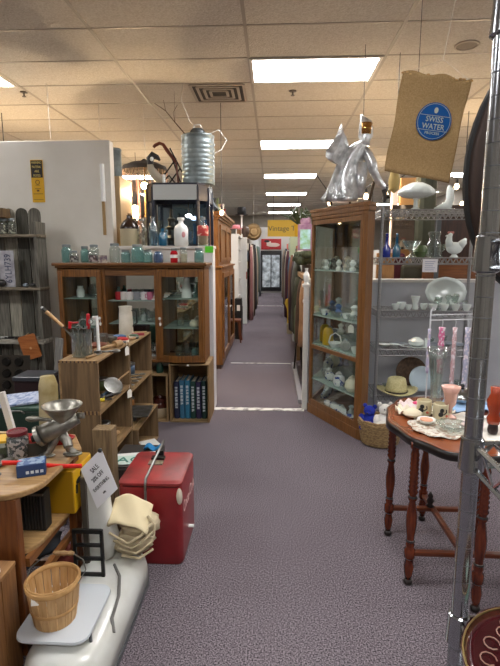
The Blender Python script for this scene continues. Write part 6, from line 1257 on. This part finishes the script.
f.tube([(-.012, 0, .003), (-.02, -.02, .003), (-.018, -.045, .003)], .003, 6); f.build('grape_relief', mat('pale mint relief', '#a9c2b3', .4), t, smooth=True)
f = mb()
for k, (cx_, cy_) in enumerate([(-.055, .02), (-.06, -.005), (-.05, -.03), (-.035, .055), (.02, .06), (-.04, .04)]): f.tube([(cx_+.009*math.cos(a), cy_+.009*math.sin(a), .0035+.001*(k % 2)) for a in [q*.6 for q in range(10)]], .0008, 5)
mb().tube([(.0875*math.cos(2*PI*i/44), .0875*math.sin(2*PI*i/44), .0075) for i in range(44)], .0012, 5, True).build('gilt_rim', mat('gilt', '#b6a06a', .3, .8), t)
f.build('scroll_relief', mat('tan relief', '#a08474', .4), t, smooth=True)
ware('green_glass_tray', 'pale mint green glass tray at corner of foreground rack shelf', 'tray', [(.03, 0), (.055, .006), (.053, .008), (.028, .003)], glass('mint glass', '#a9d6c4', .25, opac=.4), (.33, .555, 1.119), n=4)
price_tag('white paper tag on burgundy plate at right edge', (.318, .47, 1.165), (PI/2-.9, 0, -.3), .4)
for i, (x, y, z) in enumerate(((.35, .3, 1.368),)):
    ware('glass_tray', 'pale glass tray lying on the middle deck of foreground rack', 'tray', [(.04, 0), (.07, .01), (.068, .012), (.035, .004)], CLEARJ, (x+.03, y+.16, z), n=24)
# warm lamps burning deeper in the shop
for i, (x, y, z, e) in enumerate([(-1.55, 5.6, 2.3, 28), (-3.4, 6.2, 2.3, 34), (1.1, 5.5, 2.25, 16), (2.4, 6.4, 2.3, 34), (-2.4, 8.6, 2.3, 34), (1.9, 9.6, 2.3, 30)]): bulb_light((x, y, z), e)
for i, (x, y) in enumerate([(-3.4, 6.2), (2.4, 6.4), (-2.4, 8.6), (1.9, 9.6)]):
    t = thing('pendant_lamp', ['warm pendant lamp deep behind left white partition', 'warm pendant lamp behind the burlap sack side', 'warm pendant lamp behind oak armoire', 'warm pendant lamp behind right booths'][i], 'lamp', (x, y, 2.3)); mb().ball((0, 0, -.06), .03).build('bulb', GLOW2, t); mb().cyl((0, 0, 0.0), (0, 0, H-2.3), .005).build('cord', BLACK, t)
# ================================================================ further small wares
def rod(name, label, loc, rz, L, r, m, cat='utensil', head=None):
    t = thing(name, label, cat, loc, rz); mb().cyl((-L/2, 0, r), (L/2, 0, r), r, n=8).build('handle', m, t, smooth=True)
    if head: mb().ball((L/2+.02, 0, r), head, 10, 7).build('head', STEEL, t, smooth=True)
    return t
BEECH = wood('beech', '#8a6a45', '#a5865c', 'x', .5)
rod('pewter_ladle', 'pewter ladle lying on crate top between jar and wooden masher', (-1.10, 3.02, TC), .3, .12, .006, STEEL, head=(.03, .024, .012))
rod('paring_knife', 'short wooden handled knife near front edge of crate top', (-1.12, 2.86, TC), 1.3, .09, .009, BEECH, head=(.035, .01, .004))
rod('ice_pick', 'thin steel pick lying along aisle edge of the crate top', (-1.075, 3.28, TC), 1.5, .14, .004, STEEL, head=(.012, .012, .012))
rod('bottle_brush', 'small wooden brush on far half of the crate top', (-1.09, 3.6, .951), 1.2, .1, .010, BEECH, head=(.025, .018, .014))
rod('steel_spoon', 'steel spoon lying on near middle crate floor', (-1.13, 2.95, .336), .8, .1, .005, STEEL, head=(.025, .016, .006))
rod('wooden_peg', 'fat wooden rolling handle in near middle crate', (-1.12, 3.14, .336), 1.2, .16, .018, BEECH)
for i, (x, y, z, c, nm, s_) in enumerate([(-1.2, 3.24, .661, '#6b7b52', 'olive', .05), (-1.19, 3.0, .336, '#86342c', 'brick red', .06), (-1.2, 3.22, .336, '#c0b08a', 'cream coloured', .055), (-1.2, 3.5, .614, '#7a7c80', 'steel grey', .06), (-1.2, 3.86, .614, '#3f5670', 'slate blue', .06), (-1.22, 3.9, .318, '#9b6a38', 'amber', .05), (-1.2, 3.5, .013, '#3b3a38', 'charcoal', .07), (-1.2, 3.0, .013, '#7d6d58', 'tan', .08)]):
    t = thing('storage_tin', f'{nm} little tin at the back of a crate in the stack', 'tin', (x, y, z), .2*i, 'tins in the crate stack')
    mb().lathe([(s_*.9, 0), (s_*.9, s_*1.4)], n=18).build('body', mat('tin '+nm, c, .4, .3), t, smooth='all'); mb().lathe([(s_*.95, s_*1.4), (s_*.95, s_*1.6), (s_*.8, s_*1.65)], n=18).build('lid', STEEL, t, smooth='all')
# more glass in the hutch
for i, (x, z, c, nm, h_) in enumerate([(-1.52, .588, '#7fb0a8', 'sea green', .12), (-1.06, .588, '#e4e2d6', 'ivory', .1), (-1.50, .368, '#a8c3c9', 'ice blue', .13), (-1.28, .368, '#c9d6d2', 'frosted', .09), (-1.44, .03, '#8a8578', 'smoky', .14), (-1.26, .03, '#9ab7b2', 'pale green', .12), (-1.08, .03, '#b9c2c4', 'silver grey', .13), (-1.70, .03, '#92a9a2', 'grey green', .1), (-1.91, .328, '#b4c4c0', 'misty', .08), (-.70, .328, '#a9cdd0', 'light blue', .1)]):
    ware('glass_bottle', f'{nm} glass bottle standing inside the oak hutch', 'bottle', [(.028, 0), (.032, .01), (.030, h_*.6), (.013, h_*.8), (.015, h_)], glass('bottle '+nm, c, .15, opac=.35), (x, 4.68, Z0+z), 'bottles inside the hutch')
# more china in the curio cabinet
for i, (k, n_, z, c, nm, s_) in enumerate([(0, 5, .368, '#dfe4e6', 'white', 1), (4, 5, .368, '#5f76ad', 'delft blue', .9), (0, 5, .728, '#c9ccc8', 'pale grey', 1), (2, 5, .728, '#8895a0', 'pewter grey', .8), (4, 5, .728, '#e8e4d8', 'ivory', 1), (1, 5, 1.018, '#3f6aa8', 'deep blue', 1), (3, 5, 1.018, '#e2e6e6', 'snow white', 1.1), (2, 5, 1.458, '#a79d86', 'beige', 1.1), (1, 5, 1.458, '#44484c', 'dark', .9), (3, 5, .111, '#d6dadc', 'bluish white', .8)]):
    x, y = cur(k, n_, .06); ware('china_piece', f'{nm} china piece set toward the back of curio cabinet', 'ornament', [(.03*s_, 0), (.045*s_, .03*s_), (.02*s_, .07*s_), (.035*s_, .1*s_), (.012*s_, .12*s_)], mat('china '+nm, c, .2, coat=.3), (x, y, z), 'china in the curio cabinet')
# more glassware on the wire shelving
for i, (x, z, h_, nm) in enumerate([(1.55, Z3, .11, 'fluted'), (1.70, Z3, .12, 'stemmed'), (1.50, Z4, .08, 'squat'), (1.62, Z4, .1, 'ribbed'), (1.10, Z5, .06, 'low'), (1.78, Z5, .1, 'flared'), (1.55, Z2, .12, 'slender')]):
    ware('crystal_goblet', f'{nm} crystal goblet on the chrome wire shelving', 'goblet', [(.03, 0), (.006, .012), (.006, h_*.4), (.03, h_*.6), (.036, h_), (.033, h_), (.025, h_*.6)], CLEARJ, (x, RY+.06, z), 'crystal goblets')
# papers and lace on the parlour table, paper bits by the left table
cloth('lace_collar', 'cream lace piece at middle of parlour table behind mugs', (.90, 2.55), (.09, .08), '#ddd6c6', 'lace', seed=3, col2='#a99c86')
tag(put(mb().bx(-.05, .05, -.035, .035, 0, .002).build('price_card', PAPER), (1.05, 2.42, TZ2+.018), .4), 'white price card lying right of the pink vase', 'card')
cloth('ivory_glove_pair', 'ivory gloves crumpled at left edge of parlour table', (.715, 2.52), (.05, .07), '#d8cfba', 'gloves', dz=.014, seed=1, wn=3, z=TZ2+.001)
for i, (x, y, c, nm) in enumerate([(-1.22, 1.93, '#c9c3b2', 'cream'), (-1.16, 2.22, '#6f7580', 'grey')]):
    tag(put(mb().bx(-.05, .05, -.035, .035, 0, .004).build('postcard', mat('postcard '+nm, c, .7)), (x, y, TZ), .5*i), f'{nm} card lying at back left on the oak side table', 'card')
